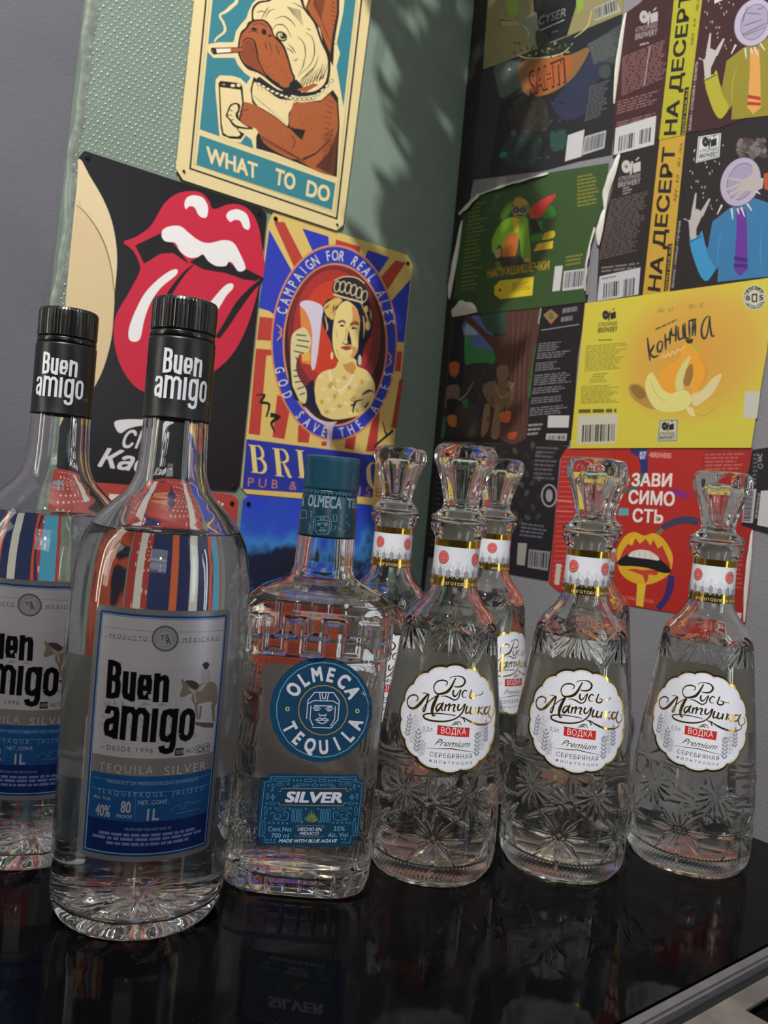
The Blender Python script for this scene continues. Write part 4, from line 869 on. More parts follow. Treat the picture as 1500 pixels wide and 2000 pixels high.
def resample(path, step):
    p = catmull(path, False, 6); out = [p[0]]
    for q in p[1:]:
        l = math.hypot(q[0]-out[-1][0], q[1]-out[-1][1]); st_ = step(q[1]) if callable(step) else step
        if l >= st_: 
            n = max(1, int(l/st_)); b = out[-1]
            for i in range(1, n+1): out.append((b[0]+(q[0]-b[0])*i/n, b[1]+(q[1]-b[1])*i/n))
    if out[-1] != p[-1]: out.append(p[-1])
    return out
def lathe(name, path, nseg, m, parent, fn=None, smooth=True, flip=False, extra=None):
    """path of (r, z); a first or last r of 0 closes the end. fn(r, z, theta arrays, index) may reshape"""
    P = np.array(path); th = np.linspace(0, 2*pi, nseg, endpoint=False)
    R = np.repeat(P[:, :1], nseg, 1); Z = np.repeat(P[:, 1:2], nseg, 1); T = np.repeat(th[None], len(P), 0)
    if fn: R, Z = fn(R, Z, T)
    X, Y = R*np.sin(T), -R*np.cos(T)
    V = np.stack([X, Y, Z], -1).reshape(-1, 3); n = len(P)
    i = np.arange(n-1)[:, None]*nseg; j = np.arange(nseg)[None]; j2 = (j+1) % nseg
    Fq = np.stack([i+j, i+j2, i+nseg+j2, i+nseg+j], -1).reshape(-1, 4)
    if flip: Fq = Fq[:, ::-1]
    me = bpy.data.meshes.new(name); me.from_pydata(V.tolist(), [], Fq.tolist())
    bm = bmesh.new(); bm.from_mesh(me); bmesh.ops.remove_doubles(bm, verts=bm.verts[:], dist=2e-6); bmesh.ops.holes_fill(bm, edges=[e for e in bm.edges if e.is_boundary], sides=0) if False else None
    bm.to_mesh(me); bm.free()
    if smooth: me.polygons.foreach_set('use_smooth', [True]*len(me.polygons))
    return link(name, me, m, parent)
def join_cavity(o, path, nseg, fn=None):
    c = lathe('cavity', path, nseg, o.data.materials[0], None, fn)
    bm = bmesh.new(); bm.from_mesh(o.data); k = len(bm.faces); b2 = bmesh.new(); b2.from_mesh(c.data)
    bmesh.ops.recalc_face_normals(b2, faces=b2.faces[:]); bmesh.ops.reverse_faces(b2, faces=b2.faces[:])
    tmp = bpy.data.meshes.new('t'); b2.to_mesh(tmp); b2.free(); bm.from_mesh(tmp); bpy.data.meshes.remove(tmp)
    bm.to_mesh(o.data); bm.free(); o.data.polygons.foreach_set('use_smooth', [True]*len(o.data.polygons)); bpy.data.objects.remove(c)
def fin(a, names=None):
    for k, o in a.done().items():
        if names and k in names: o['label'] = names[k]
def copy_tree(o, parent=None):
    c = o.copy(); COL.objects.link(c)
    if parent: c.parent = parent
    for ch in list(o.children): copy_tree(ch, c)
    return c
def on_table(x, y):
    d = ray(x, y); t = -EYE.z/d.z; return EYE+d*t
def from_top(x, y, h):
    d = ray(x, y); t = (h-EYE.z)/d.z; return EYE+d*t
def bearing(X, Y, prof, x, y):
    return Rev(X, Y, prof, 1.0).px(x, y)[0]
def hum(Ar, txt, pl, pr, h, color, **k):
    """level text on a round label: pixel ends, height in current pixels"""
    a, b = Ar.cv(pl), Ar.cv(pr); v = (a[1]+b[1])/2; hh = abs(Ar.cv((pl[0], pl[1]-h))[1]-Ar.cv(pl)[1]); r = Ar.raw; Ar.raw = True
    Ar.T(txt, (a[0], v), (b[0], v), (a[0], v+hh), color, **k); Ar.raw = r; return Ar
def hline(Ar, pl, pr, w, color):
    a, b = Ar.cv(pl), Ar.cv(pr); v = (a[1]+b[1])/2; r = Ar.raw; Ar.raw = True; Ar.L([(a[0], v), (b[0], v)], w, color); Ar.raw = r
# tall condensed lettering drawn with strokes, units: x-height 27/31, stroke 5.4
def letter(ch, w, X, s):
    h = s/2; L_ = w-h; k = min(w*.36, 5)
    def bowl(x0, x1, y0, y1): return [(x0, y0+k), (x0, y1-k), (x0+k*.35, y1-k*.3), (x0+k, y1), (x1-k, y1), (x1-k*.35, y1-k*.3), (x1, y1-k), (x1, y0+k), (x1-k*.35, y0+k*.3), (x1-k, y0), (x0+k, y0), (x0+k*.35, y0+k*.3), (x0, y0+k)]
    if ch == 'B':
        H = X; m_ = H*.54
        return 0, [[(h, 0), (h, H)], [(h, H-h), (L_-k, H-h), (L_-1.2, H-h-1.4), (L_-.4, H-h-k), (L_-.4, m_+k), (L_-1.6, m_+1.2), (L_-k, m_), (h, m_)], [(L_-k, m_), (L_-1, m_-1.4), (L_, m_-k), (L_, h+k), (L_-1, h+1.3), (L_-k, h), (h, h)]]
    if ch == 'u': return 0, [[(h, X), (h, h+k), (h+1.2, h+1.2), (h+k, h), (L_-k*.6, h+.6), (L_, h+k*.8)], [(L_, X), (L_, 0)]]
    if ch == 'e': return 0, [[(h, X*.47), (L_, X*.47), (L_, X-h-k), (L_-1.3, X-h-1.2), (L_-k, X-h), (h+k, X-h), (h+1.3, X-h-1.2), (h, X-h-k), (h, h+k), (h+1.3, h+1.2), (h+k, h), (L_-k, h), (L_-1.2, h+1.2), (L_, h+k), (L_, X*.27)]]
    if ch == 'n': return 0, [[(h, 0), (h, X)], [(h, X-h-k), (h+k*.9, X-h-.2), (L_-k, X-h), (L_-1.2, X-h-1.2), (L_, X-h-k), (L_, 0)]]
    if ch == 'm': 
        c = w/2; return 0, [[(h, 0), (h, X)], [(h, X-h-k*.8), (h+k*.7, X-h), (c-k*.7, X-h), (c, X-h-k*.8), (c, 0)], [(c, X-h-k*.8), (c+k*.7, X-h), (L_-k*.7, X-h), (L_, X-h-k*.8), (L_, 0)]]
    if ch == 'i': return 0, [[(h, 0), (h, X)]]
    if ch == 'o': return 0, [bowl(h, L_, h, X-h)]
    if ch == 'a': return 0, [[(h, X*.70), (h, X-h-k), (h+1.3, X-h-1.2), (h+k, X-h), (L_-k, X-h), (L_-1.3, X-h-1.2), (L_, X-h-k), (L_, 0)], [(L_, X*.62), (h+k, X*.52), (h+1.2, X*.47), (h, X*.38), (h, h+k), (h+1.3, h+1.2), (h+k, h), (L_-k, h+.6), (L_, h+k)]]
    if ch == 'g': return 0, [[(L_, X), (L_, -11+h+k), (L_-1.3, -11+h+1.2), (L_-k, -11+h), (h+k, -11+h), (h+1.3, -11+h+1.2), (h, -11+h+k)], [(L_, h+k), (L_-k, h), (h+k, h), (h+1.2, h+1.2), (h, h+k), (h, X-h-k), (h+1.2, X-h-1.2), (h+k, X-h), (L_-k, X-h), (L_, X-h-k)]]
def condensed(a, word, ws, gap, X, p0, p1, p2, hgt, color, s=5.4, sw=None):
    tot = sum(ws)+gap*(len(ws)-1); A0, B0, C0 = a.cv(p0), a.cv(p1), a.cv(p2); r = a.raw; a.raw = True; x = 0
    ux = ((B0[0]-A0[0])/tot, (B0[1]-A0[1])/tot); uy = ((C0[0]-A0[0])/hgt, (C0[1]-A0[1])/hgt); sc = math.hypot(*ux)
    for ch, w in zip(word, ws):
        for st_ in letter(ch, w, 36.5 if ch == 'B' else X, s)[1]:
            a.L([(A0[0]+ux[0]*(x+q[0])+uy[0]*q[1], A0[1]+ux[1]*(x+q[0])+uy[1]*q[1]) for q in st_], (sw or s)*sc, color)
        x += w+gap
    a.raw = r; return a
BUEN = ('Buen', (14.5, 13, 13.5, 14.5), 1.4, 27.5); AMIGO = ('amigo', (14.5, 26, 6.2, 16, 15.5), 1.9, 31)

# --- tall tequila bottles
P2 = Vector((-.1115, .4428, 0))
OUT = [(0, .0065), (.012, .006), (.022, .0042), (.030, .0012), (.0345, 0), (.0385, .0010), (.0418, .0045), (.0437, .011), (.0443, .019), (.0446, .05), (.0453, .10), (.0457, .135), (.0454, .160), (.0447, .173), (.0434, .1835), (.0409, .1935), (.0357, .2028), (.029, .2105), (.0235, .216), (.0198, .2218), (.0178, .2285), (.0170, .238), (.0166, .250), (.0160, .27), (.0150, .300), (.0145, .3035), (.0125, .304)]
INN = [(.0112, .3035), (.0112, .298), (.0122, .26), (.0128, .240), (.0138, .229), (.0162, .2205), (.0200, .2142), (.0260, .2075), (.0325, .1995), (.0378, .190), (.0402, .1815), (.0418, .170), (.0426, .155), (.0428, .135), (.0424, .10), (.0418, .05), (.0415, .022), (.0395, .0135), (.034, .0095), (.022, .0115), (.010, .0135), (0, .014)]
PROF2 = sorted([(z, r) for r, z in OUT[5:]])
def punt(R, Z, T):
    k = np.clip((.0155-Z)/.004, 0, 1)*np.clip((R-.002)/.008, 0, 1)*np.clip((.036-R)/.006, 0, 1)
    return R, Z+.0013*k*np.sin(T*9+R*140)+.0005*k*np.sin(T*23)
def tequila_tall():
    t = thing('tequila_bottle', P2, 'tall clear tequila bottle with grey and blue Buen amigo label, standing in front', 'bottle', 'tall tequila bottles')
    g = lathe('glass_body', resample(OUT+INN, .0014), 144, m_glass, t, punt)
    lp = [(0, .0136)]+[(r+.0004, z-(.0004 if r < .03 else 0)) for r, z in INN[::-1][1:] if z < .196]
    lp = resample(lp, .0016)+[(.0352, .1975), (.0348, .1982), (.0335, .1978), (.0, .1976)]
    lathe('liquid', lp, 144, m_liq, t, punt)
    def ribs(R, Z, T): return R*(1-.012*(np.sin(T*60) > .2)*((Z > .3005) & (Z < .3148))), Z
    lathe('screw_cap', [(0, .3040), (.0146, .3040), (.0146, .2998), (.0163, .2998), (.0166, .3004), (.0166, .3010), (.0166, .3060), (.0166, .3120), (.0165, .3146), (.0158, .3160), (.0145, .3166), (.006, .3167), (0, .3167)], 240, m_capblk, t, ribs, smooth=False)
    o = lathe('tamper_ring', [(.0153, .2962), (.0162, .2962), (.0164, .2968), (.0164, .2990), (.0161, .2995), (.0150, .2995)], 96, m_capblk, t,
              lambda R, Z, T: (R*(1+.012*(np.sin(T*14) > .3)*(Z > .2966)*(Z < .299)), Z))
    sl = lathe('neck_sleeve', [(.01665, .2548), (.0172, .2549), (.0172, .2560), (.0170, .2563), (.0169, .2750), (.0169, .2950), (.0166, .2960), (.0150, .2961)], 96, m_slvblk, t)
    ch = Rev(P2.x, P2.y, [(.25, .0170), (.30, .0170)], .017)
    a = Art(ch, t, h=.0001, m=m_bottleink, step=.0015).view(270, 580, 7.694)
    a.part('sleeve_lettering')
    condensed(a, *BUEN, (362, 1136), (948, 1214), (394, 758), 36.5, '#7f828a', s=5.4)
    condensed(a, *AMIGO, (232, 1508), (1010, 1606), (262, 1162), 31, '#7f828a', s=5.4)
    condensed(a, *BUEN, (362, 1136), (948, 1214), (394, 758), 36.5, '#e6e8f0', s=5.4, sw=4.2)
    condensed(a, *AMIGO, (232, 1508), (1010, 1606), (262, 1162), 31, '#e6e8f0', s=5.4, sw=4.2)
    a.E(1040, 1600, 18, 26, '#8a8c92', ring=5, n=14)
    fin(a, {'sleeve_lettering': 'silver Buen amigo lettering on the black sleeve'})
    # front label
    ch = Rev(P2.x, P2.y, PROF2, .045); a = Art(ch, t, h=.00022, m=m_silver, step=.0022)
    uL = (ch.px(187, 1200)[0]+ch.px(156, 1650)[0])/2; uR = (ch.px(450, 1200)[0]+ch.px(410, 1630)[0])/2
    vT = ch.px(319, 1192)[1]; vB = ch.px(285, 1683)[1]
    vy = lambda y, x=300: ch.px(x, y)[1]
    def rr(i, r, col, vt=None, vb=None):
        l, ri, to, bo = uL+i, uR-i, (vT-i if vt is None else vt), (vB+i if vb is None else vb); out = []
        for cx, cy, a0 in ((ri-r, to-r, 0), (l+r, to-r, 90), (l+r, bo+r, 180), (ri-r, bo+r, 270)):
            for q in range(5): t_ = math.radians(a0+q*22.5); out.append((cx+r*cos(t_), cy+r*sin(t_)))
        a.P(out, col)
    a.part('front_label').uv(); rr(0, .003, '#77757a'); rr(.0026, .0006, '#1d4377'); rr(.0036, .0004, '#8aa9cc'); rr(.0041, .0003, '#1e3f78')
    i = .0043; l, r_ = uL+i, uR-i
    R4 = lambda y0, y1, c: a.P([(l, y0), (r_, y0), (r_, y1), (l, y1)], c)
    R4(vy(1482), vT-i, '#b9b6bb'); R4(vy(1516), vy(1481.5), '#837c7b'); R4(vy(1604), vy(1516.3), '#1f5590'); R4(vB+i, vy(1604.3), '#152c66')
    for k in range(5): R4(vy(1604), vy(1590-k*3), ('#1c4c86', '#1d4f89', '#1e5089', '#1e528c', '#1f538d')[k])
    for y in (1527, 1547): a.L([(l+.001, vy(y)), (r_-.001, vy(y))], .00018, '#7ea0c8')
    a.L([(l+.001, vy(1230+3)), (l+.026, vy(1233))], .00016, '#5d5a60'); a.L([(r_-.024, vy(1233)), (r_-.001, vy(1233))], .00016, '#5d5a60'); a.L([(l+.001, vy(1253)), (l+.026, vy(1253))], .00016, '#5d5a60'); a.L([(r_-.024, vy(1253)), (r_-.001, vy(1253))], .00016, '#5d5a60')
    a.view(150, 1180, 4.839)
    # rider, horse and agave
    a.part('picture')
    for q in ('275,980 255,915 320,960', '260,1050 225,1045 280,1080', '270,1130 210,1130 270,1150', '300,940 290,890 330,950', '340,950 360,900 380,950', '420,960 430,910 470,960', '600,960 640,920 700,950', '760,960 800,930 850,960'): a.P(q, '#9a979a')
    for i in range(40): a.L([(420+((i*61) % 600), 960+((i*37) % 300)), (430+((i*61) % 600), 1000+((i*37) % 300))], 7, ('#8f8d8c', '#7d7a78')[i % 2])
    a.P('985,730 1000,700 1020,735 1100,720 1150,760 1210,735 1290,735 1325,790 1322,940 1290,960 1270,920 1180,935 1140,960 1150,1080 1130,1080 1110,960 1080,900 1090,840 1040,860 985,880 975,840 1000,780', '#86786a', sm=2)
    a.P('1020,725 1090,720 1150,755 1140,800 1100,800 1050,760', '#4c4440', sm=2).P('1040,780 1100,850 1110,920 1130,920 1120,830 1180,760 1240,730 1200,790 1150,830', '#a9a29c', sm=2)
    a.P('1180,620 1210,600 1250,615 1262,690 1250,730 1200,740 1170,720', '#aaa6a6', sm=3).P('1180,580 1200,550 1235,545 1255,575 1240,590 1230,612 1200,610 1195,590', '#3a3636', sm=0)
    a.P('1160,960 1180,960 1170,1080 1150,1090', '#7b6d60').P('1270,930 1300,960 1300,1110 1280,1110', '#7b6d60').P('1110,1110 1290,1120 1285,1165 1200,1165 1120,1140', '#5f5753', sm=0)
    a.part('label_lettering')
    a.E(835, 325, 128, 124, '#66656b', n=36).E(835, 325, 108, 104, '#a19fa5', n=36).E(835, 325, 78, 75, '#7f7d84', n=30, ring=4).arc('TEQUILAS DEL SENOR', 835, 325, 92, 90, 200, -20, 20, '#77757b', .0, .8)
    a.T('T', (785, 335), (830, 338), (788, 290), '#2b2a2f', bold=.0).T('B', (838, 345), (868, 347), (842, 280), '#2b2a2f', bold=.0).T('A', (845, 375), (890, 378), (848, 318), '#2b2a2f', bold=.0)
    hum(a, 'PRODUCTO', (308, 330), (668, 330), 44, '#56545a', bold=.0, space=1.5); hum(a, 'MEXICANO', (1005, 350), (1338, 350), 44, '#56545a', bold=0, space=1.5)
    for c_, w_ in (('#8d8b90', 6.3), ('#0b0a0c', 5.3)):
        condensed(a, *BUEN, (277, 884), (862, 926), (300, 520), 36.5, c_, s=5.7, sw=w_)
        condensed(a, *AMIGO, (250, 1252), (1096, 1290), (276, 932), 31, c_, s=5.4, sw=w_)
    a.E(1112, 1240, 15, 15, '#55535a', ring=4, n=14)
    hum(a, 'DESDE 1996', (282, 1388), (718, 1388), 48, '#4a484e', bold=0, space=1.3); a.L('230,1345 262,1348', 6, '#4a484e')
    a.P('930,1362 1008,1355 1005,1425 925,1432', '#1d1c20').T('NOM', (938, 1420), (1000, 1414), (940, 1374), '#a9a7ac', bold=.02).T('1417', (1022, 1412), (1110, 1402), (1026, 1360), '#3b3a3f', bold=.0)
    a.L('1128,1336 1248,1312 1246,1390 1124,1406', 5, '#2d2c31', closed=True).T('CRT', (1138, 1398), (1240, 1382), (1142, 1345), '#2d2c31', bold=.02)
    a.view(150, 1440, 4.839)
    hum(a, 'TEQUILA', (205, 330), (715, 330), 80, '#5f5a5a', bold=0, space=1.35); hum(a, 'TEQUILA', (209, 327), (719, 327), 80, '#bdb7b3', bold=-.004, space=1.35)
    hum(a, 'SILVER', (822, 332), (1205, 332), 84, '#5f5a5a', bold=0, space=1.2); hum(a, 'SILVER', (826, 329), (1209, 329), 84, '#bdb7b3', bold=-.004, space=1.2)
    hum(a, 'PRODUCT OF MEXICO/HECHO EN MEXICO', (290, 415), (1140, 415), 28, '#8fb0d2', bold=0); hum(a, 'TLAQUEPAQUE, JALISCO', (200, 508), (1195, 508), 46, '#7fa4cc', bold=-.004, space=1.7)
    hum(a, 'Alc. Vol.', (158, 580), (325, 580), 34, '#a9b6c8', bold=.0); hum(a, '40%', (178, 740), (312, 740), 112, '#a9b0ba', bold=.03); hum(a, '80', (415, 710), (505, 710), 110, '#a9b0ba', bold=.03); hum(a, 'PROOF', (372, 758), (520, 758), 30, '#9fb0c6', bold=.02)
    hum(a, 'NET. CONT.', (580, 628), (862, 628), 40, '#a3b1c4', bold=.01); hum(a, '1L', (662, 780), (770, 780), 112, '#a9b0ba', bold=.03); a.L('556,545 548,765', 3, '#5f8abb')
    a.L('880,700 960,640 1000,680 1040,610 1100,620 1180,580', 4, '#6f93b8', sm=4).L('930,720 1160,670', 4, '#6f93b8')
    hum(a, 'PRODUCED AND BOTTLED BY', (455, 870), (895, 870), 26, '#7f93c0', bold=.01)
    for y, x0, x1, n_ in ((905, 210, 1120, 1), (945, 150, 1165, 2), (990, 280, 1050, 3)):
        p0 = a.cv((x0, y)); p1 = a.cv((x1, y)); v = vy(1440+(y+28)/4.839); a.raw = True; a.bars((p0[0], v+.0013), (p1[0], v+.0013), (p0[0], v-.0004), 1, '#6f83b4', fill=.8, words=11, ragged=0, seed=n_); a.raw = False
    fin(a, {'front_label': 'silvery label with a blue frame and blue lower half', 'label_lettering': 'black tall condensed lettering', 'picture': 'rider on a horse'})
    a = Art(ch, t, h=.0002, m=paper('thin_back_label', '#d8dcd8'), step=.003).uv()
    U = pi*.045+ch.px(310, 1300)[0]*0
    a.part('back_label').P([(U-.056, .060), (U+.056, .060), (U+.056, .126), (U-.056, .126)], '#c9ccc9')
    for k in range(9): a.L([(U-.054, .066+k*.0026), (U-.030-.002*(k % 3), .066+k*.0026)], .0008, '#4f5556')
    fin(a); return t
tA = tequila_tall()
uA = bearing(P2.x, P2.y, PROF2, 322.5, 1246)
q = from_top(136, 607, .3167); tB = copy_tree(tA); tB.location = (q.x, q.y, 0)
tB.rotation_euler.z = bearing(q.x, q.y, PROF2, 57, 1187)-uA
tB['label'] = 'tall clear tequila bottle with Buen amigo label, farther back at the left edge'

# --- square tequila bottle
PO = Vector((-.0322, .4978, 0)); AO, BO = .0418, .0365
SEC = [(.0065, 0, 0, 2), (.006, .012, .010, 2), (.004, .026, .022, 3), (.0008, .0335, .029, 4), (0, .036, .031, 4), (.0012, .0385, .034, 4.2), (.004, .0410, .0362, 4.6), (.010, .0424, .0376, 5), (.019, .0426, .0378, 5), (.0215, .0416, .0366, 5), (.03, .0416, .0364, 5.2), (.10, .0417, .0365, 5.2), (.133, .0418, .0366, 5.2), (.1355, .0424, .0372, 5), (.152, .0424, .0372, 5), (.1585, .0416, .0366, 4.6), (.1635, .0396, .0348, 4), (.1675, .0350, .0312, 3.3), (.1703, .0290, .0268, 2.7), (.1725, .0232, .0222, 2.2), (.1755, .0190, .0190, 2), (.1800, .0174, .0174, 2), (.197, .0166, .0166, 2), (.225, .0150, .015, 2), (.2335, .0145, .0145, 2), (.2345, .0125, .0125, 2)]
SECI = [(.2340, .0112, .0112, 2), (.20, .0124, .0124, 2), (.18, .0134, .0134, 2), (.1745, .0155, .0155, 2), (.1700, .0205, .020, 2.2), (.1670, .0270, .0245, 2.6), (.1630, .0330, .0290, 3.2), (.158, .0366, .0318, 3.8), (.150, .0382, .0330, 4.2), (.13, .0384, .0332, 4.4), (.03, .0382, .0330, 4.4), (.016, .0370, .0320, 4), (.0095, .032, .028, 3.4), (.0085, .022, .019, 2.5), (.010, .010, .009, 2), (.011, 0, 0, 2)]
def dense(sec, step):
    out = [sec[0]]
    for a_, b_ in zip(sec, sec[1:]):
        l = math.dist(a_[:2], b_[:2]); n = max(1, int(l/step(.5*(a_[0]+b_[0]))))
        for i in range(1, n+1): out.append(tuple(a_[k]+(b_[k]-a_[k])*i/n for k in range(4)))
    return out
def perim(th):
    r = (abs(np.sin(th)/AO)**5+abs(np.cos(th)/BO)**5)**(-.2); x, y = r*np.sin(th), r*np.cos(th)
    s_ = np.concatenate([[0], np.cumsum(np.hypot(np.diff(x), np.diff(y)))]); return s_
NS = 640
def section_mesh(name, sec, m, parent, rel=True):
    # spread the columns evenly along the perimeter
    tt = np.linspace(-pi, pi, 4001); ss_ = perim(tt); th = np.interp(np.linspace(0, ss_[-1], NS, endpoint=False), ss_, tt); sp_ = np.linspace(0, ss_[-1], NS, endpoint=False)-ss_[-1]/2
    Lp = ss_[-1]; S_ = np.array(sec); z = S_[:, 0][:, None]; a_ = np.maximum(S_[:, 1], 1e-7)[:, None]; b_ = np.maximum(S_[:, 2], 1e-7)[:, None]; n = S_[:, 3][:, None]; T = th[None]
    R = (abs(np.sin(T)/a_)**n+abs(np.cos(T)/b_)**n)**(-1/n)
    Z = z+0*R
    if rel:
        idx = np.arange(len(sec))[:, None]; outer = (idx < rel)
        per = Lp/14; u = np.mod(sp_[None]+per*.25, per)/per         # meander
        zt, zb, w = .1545, .1365, .0012
        def seg(x0, z0, x1, z1):
            X = u*per; d = np.minimum(np.hypot(X-np.clip(X, min(x0, x1), max(x0, x1)), Z-np.clip(Z, min(z0, z1), max(z0, z1))), 1)
            return d
        dd = seg(0, zb, per*.5, zb)
        for q in (seg(per*.5, zb, per*.5, zt), seg(per*.5, zt, per, zt), seg(0, zb, 0, zt), seg(per, zb, per, zt)): dd = np.minimum(dd, q)
        h = .0013*np.clip(1.45-dd/w, 0, 1)
        g = np.mod(sp_[None], Lp/32)/(Lp/32)-.5
        h = h-.0011*np.clip(1-np.abs(g)*(Lp/32)/.0010, 0, 1)*np.clip((Z-.003)/.002, 0, 1)*np.clip((.0175-Z)/.001, 0, 1)
        corner = np.clip((np.minimum(abs(np.sin(T)/AO), abs(np.cos(T)/BO))/np.maximum(abs(np.sin(T)/AO), abs(np.cos(T)/BO))-.62)/.2, 0, 1)
        h = h+.0004*corner*np.sin(sp_[None]*1500+6*np.sin(Z*210))*np.sin(Z*1300+4*np.sin(sp_[None]*300))*np.clip((Z-.022)/.004, 0, 1)*np.clip((.134-Z)/.004, 0, 1)
        R = R+h*outer*(S_[:, 1][:, None] > .03)
    V = np.stack([R*np.sin(T), -R*np.cos(T), Z], -1).reshape(-1, 3); nn = len(sec)
    i = np.arange(nn-1)[:, None]*NS; j = np.arange(NS)[None]; j2 = (j+1) % NS
    Fq = np.stack([i+j, i+j2, i+NS+j2, i+NS+j], -1).reshape(-1, 4)
    me = bpy.data.meshes.new(name); me.from_pydata(V.tolist(), [], Fq.tolist()); bm = bmesh.new(); bm.from_mesh(me); bmesh.ops.remove_doubles(bm, verts=bm.verts[:], dist=1e-6); bm.to_mesh(me); bm.free()
    me.polygons.foreach_set('use_smooth', [True]*len(me.polygons)); return link(name, me, m, parent)
t = thing('tequila_bottle', PO, 'square clear tequila bottle with teal cap and round OLMECA TEQUILA label', 'bottle')
so = dense(SEC, lambda z: .0007 if z < .022 or .133 < z < .158 else (.0009 if z > .158 else .0012)); si = dense(SECI, lambda z: .003)
section_mesh('glass_body', so+si, m_glass, t, rel=len(so))
NS = 240
lq = [(z-(.0004 if a_ < .03 else 0), a_+.0004 if a_ else 0, b_+.0004 if b_ else 0, n) for z, a_, b_, n in SECI[::-1] if z < .1625]
lq = dense(lq, lambda z: .003)+[(.1628, .0334, .0293, 3.2), (.1632, .0325, .0285, 3.2), (.1629, .031, .027, 3), (.1628, 0, 0, 2)]
section_mesh('liquid', lq, m_liq, t, rel=0)
lathe('screw_cap', [(0, .236), (.0145, .236), (.0145, .2262), (.0158, .2260), (.0161, .2268), (.0160, .2425), (.0157, .2445), (.0148, .2453), (.006, .2455), (0, .2455)], 300, m_teal, t, lambda R, Z, T: (R*(1-.009*(np.sin(T*75) > 0)*((Z > .2262) & (Z < .2440))), Z), smooth=False)
lathe('tamper_ring', [(.0150, .2226), (.0155, .2226), (.0157, .2232), (.0157, .2252), (.0153, .2257), (.0146, .2257)], 96, m_teal, t, lambda R, Z, T: (R*(1+.014*(np.sin(T*16) > .3)*(Z > .223)*(Z < .2255)), Z))
lathe('neck_sleeve', [(.01665, .1985), (.0171, .1986), (.0169, .2000), (.0160, .2215), (.0157, .2224), (.0150, .2225)], 96, m_teal2, t)
ch = Rev(PO.x, PO.y, [(.1985, .0170), (.2225, .0159)], .0165)
a = Art(ch, t, h=.0001, m=m_bottleink, step=.0015).view(440, 840, 4.347)
TL_ = '#5f8799'; a.part('sleeve_print')
u0 = ch.px(600, 1000)[0]; v0 = ch.px(640, 965)[1]; a.uv()
mm = [(u0-.02, v0-.001)]
for k in range(28):
    x = u0-.02+k*.0022; mm += [(x, v0+(.0005 if k % 2 else -.0012)), (x+.0022, v0+(.0005 if k % 2 else -.0012))]
a.L(mm, .00025, TL_)
a.view(440, 840, 4.347)
hum(a, 'OLMECA', (700, 655), (985, 655), 100, '#7f99a8', bold=.03); hum(a, 'TEQ', (1030, 660), (1140, 660), 80, '#7f99a8', bold=.03); hum(a, 'LA', (606, 640), (668, 640), 80, '#7f99a8', bold=.03)
def head(a, f, c, w):
    for q in ('0,8 0,-3 4,-8 16,-8 20,-3 20,8 16,13 4,13', '0,-1 4,-3 16,-3 20,-1', '4,0 16,0', '7,-8 8,-3 12,-3 13,-8', '8.6,-8 9.2,-4.4 10.8,-4.4 11.4,-8', '2.2,0 2.2,8 4.5,12', '17.8,0 17.8,8 15.5,12', '3.4,1.6 6,.6 8.6,1.8', '11.4,1.8 14,.6 16.6,1.6', '4.4,2.4 6,1.8 7.6,2.6 6,3 4.4,2.4', '12.4,2.6 14,1.8 15.6,2.4 14,3 12.4,2.6', '7.6,4.6 8.4,6 10,5.5 11.6,6 12.4,4.6', '5.6,8.6 8.4,7.2 10,7.8 11.6,7.2 14.4,8.6', '6.4,8.9 10,8.4 13.6,8.9', '7,9.6 10,10.6 13,9.6'):
        a.L([f(*p) for p in pts(q)], w, c)
head(a, lambda x, y: (748+x*7.6, 790+y*7.2), TL_, 5)
for q in ('640,680 690,680 690,750 640,750 640,680', '715,690 730,690 725,740', '915,720 945,720 945,775 920,775 915,720', '970,720 985,720 980,800', '920,815 940,815 920,865', '955,830 985,850', '970,815 970,870', '1015,715 1040,740', '1030,780 1060,820', '705,790 725,820 705,850', '1000,870 1020,850'): a.L(q, 5, TL_)
fin(a, {'sleeve_print': 'pale OLMECA lettering and carved head on the teal sleeve'})
ch = Front(PO.x, PO.y, AO, BO, 5.2)
a = Art(ch, t, h=.0003, m=m_bottleink, step=.004).view(500, 1260, 4.762)
NT = '#0f3f5e'; a.part('round_label').E(604, 601, 478, 489, NT, 8, n=24).E(618, 601, 428, 442, '#6ca6c8', 8, n=22, ring=7).E(624, 604, 228, 232, '#b98a3c', 8, n=20, ring=8)
a.part('label_lettering').arc('OLMECA', 618, 603, 330, 340, 145, 30, 132, '#cfcfdb', .05, .75).arc('TEQUILA', 612, 603, 332, 340, 208, 338, 128, '#cfcfdb', .05, .72, inward=True)
a.T('TM', (975, 445), (1005, 475), (990, 425), '#c6c6d2', bold=.01)
for x, y in ((294, 593), (943, 612)): a.E(x, y, 17, 18, '#b9c27a', n=6, ring=9)
head(a, lambda x, y: (480+x*14.6-y*1.2, 560+y*15.6+x*.35), '#c3c6d6', 9)
a.part('lower_label').P('122,1190 950,1198 955,1240 1008,1258 950,1790 902,1800 890,1865 60,1860 65,1840 8,1770 48,1248 105,1245', '#0e3a57')
LB = '#4f8fbd'
a.part('label_lettering').L('145,1220 930,1222 938,1272 990,1282 938,1765 888,1772 870,1838 790,1835', 5, LB).L('145,1220 135,1270 82,1272 30,1770 80,1775 88,1832 190,1836', 5, LB)
a.L('210,1360 232,1358 240,1332 840,1332 842,1355 865,1360', 5, '#a8863f').L('205,1455 222,1485 815,1490 822,1465 850,1460', 5, '#a8863f')
a.T('SILVER', (275, 1455), (795, 1462), (290, 1358), '#cfd0dc', bold=.05, shear=.1)
rd = random.Random(5)
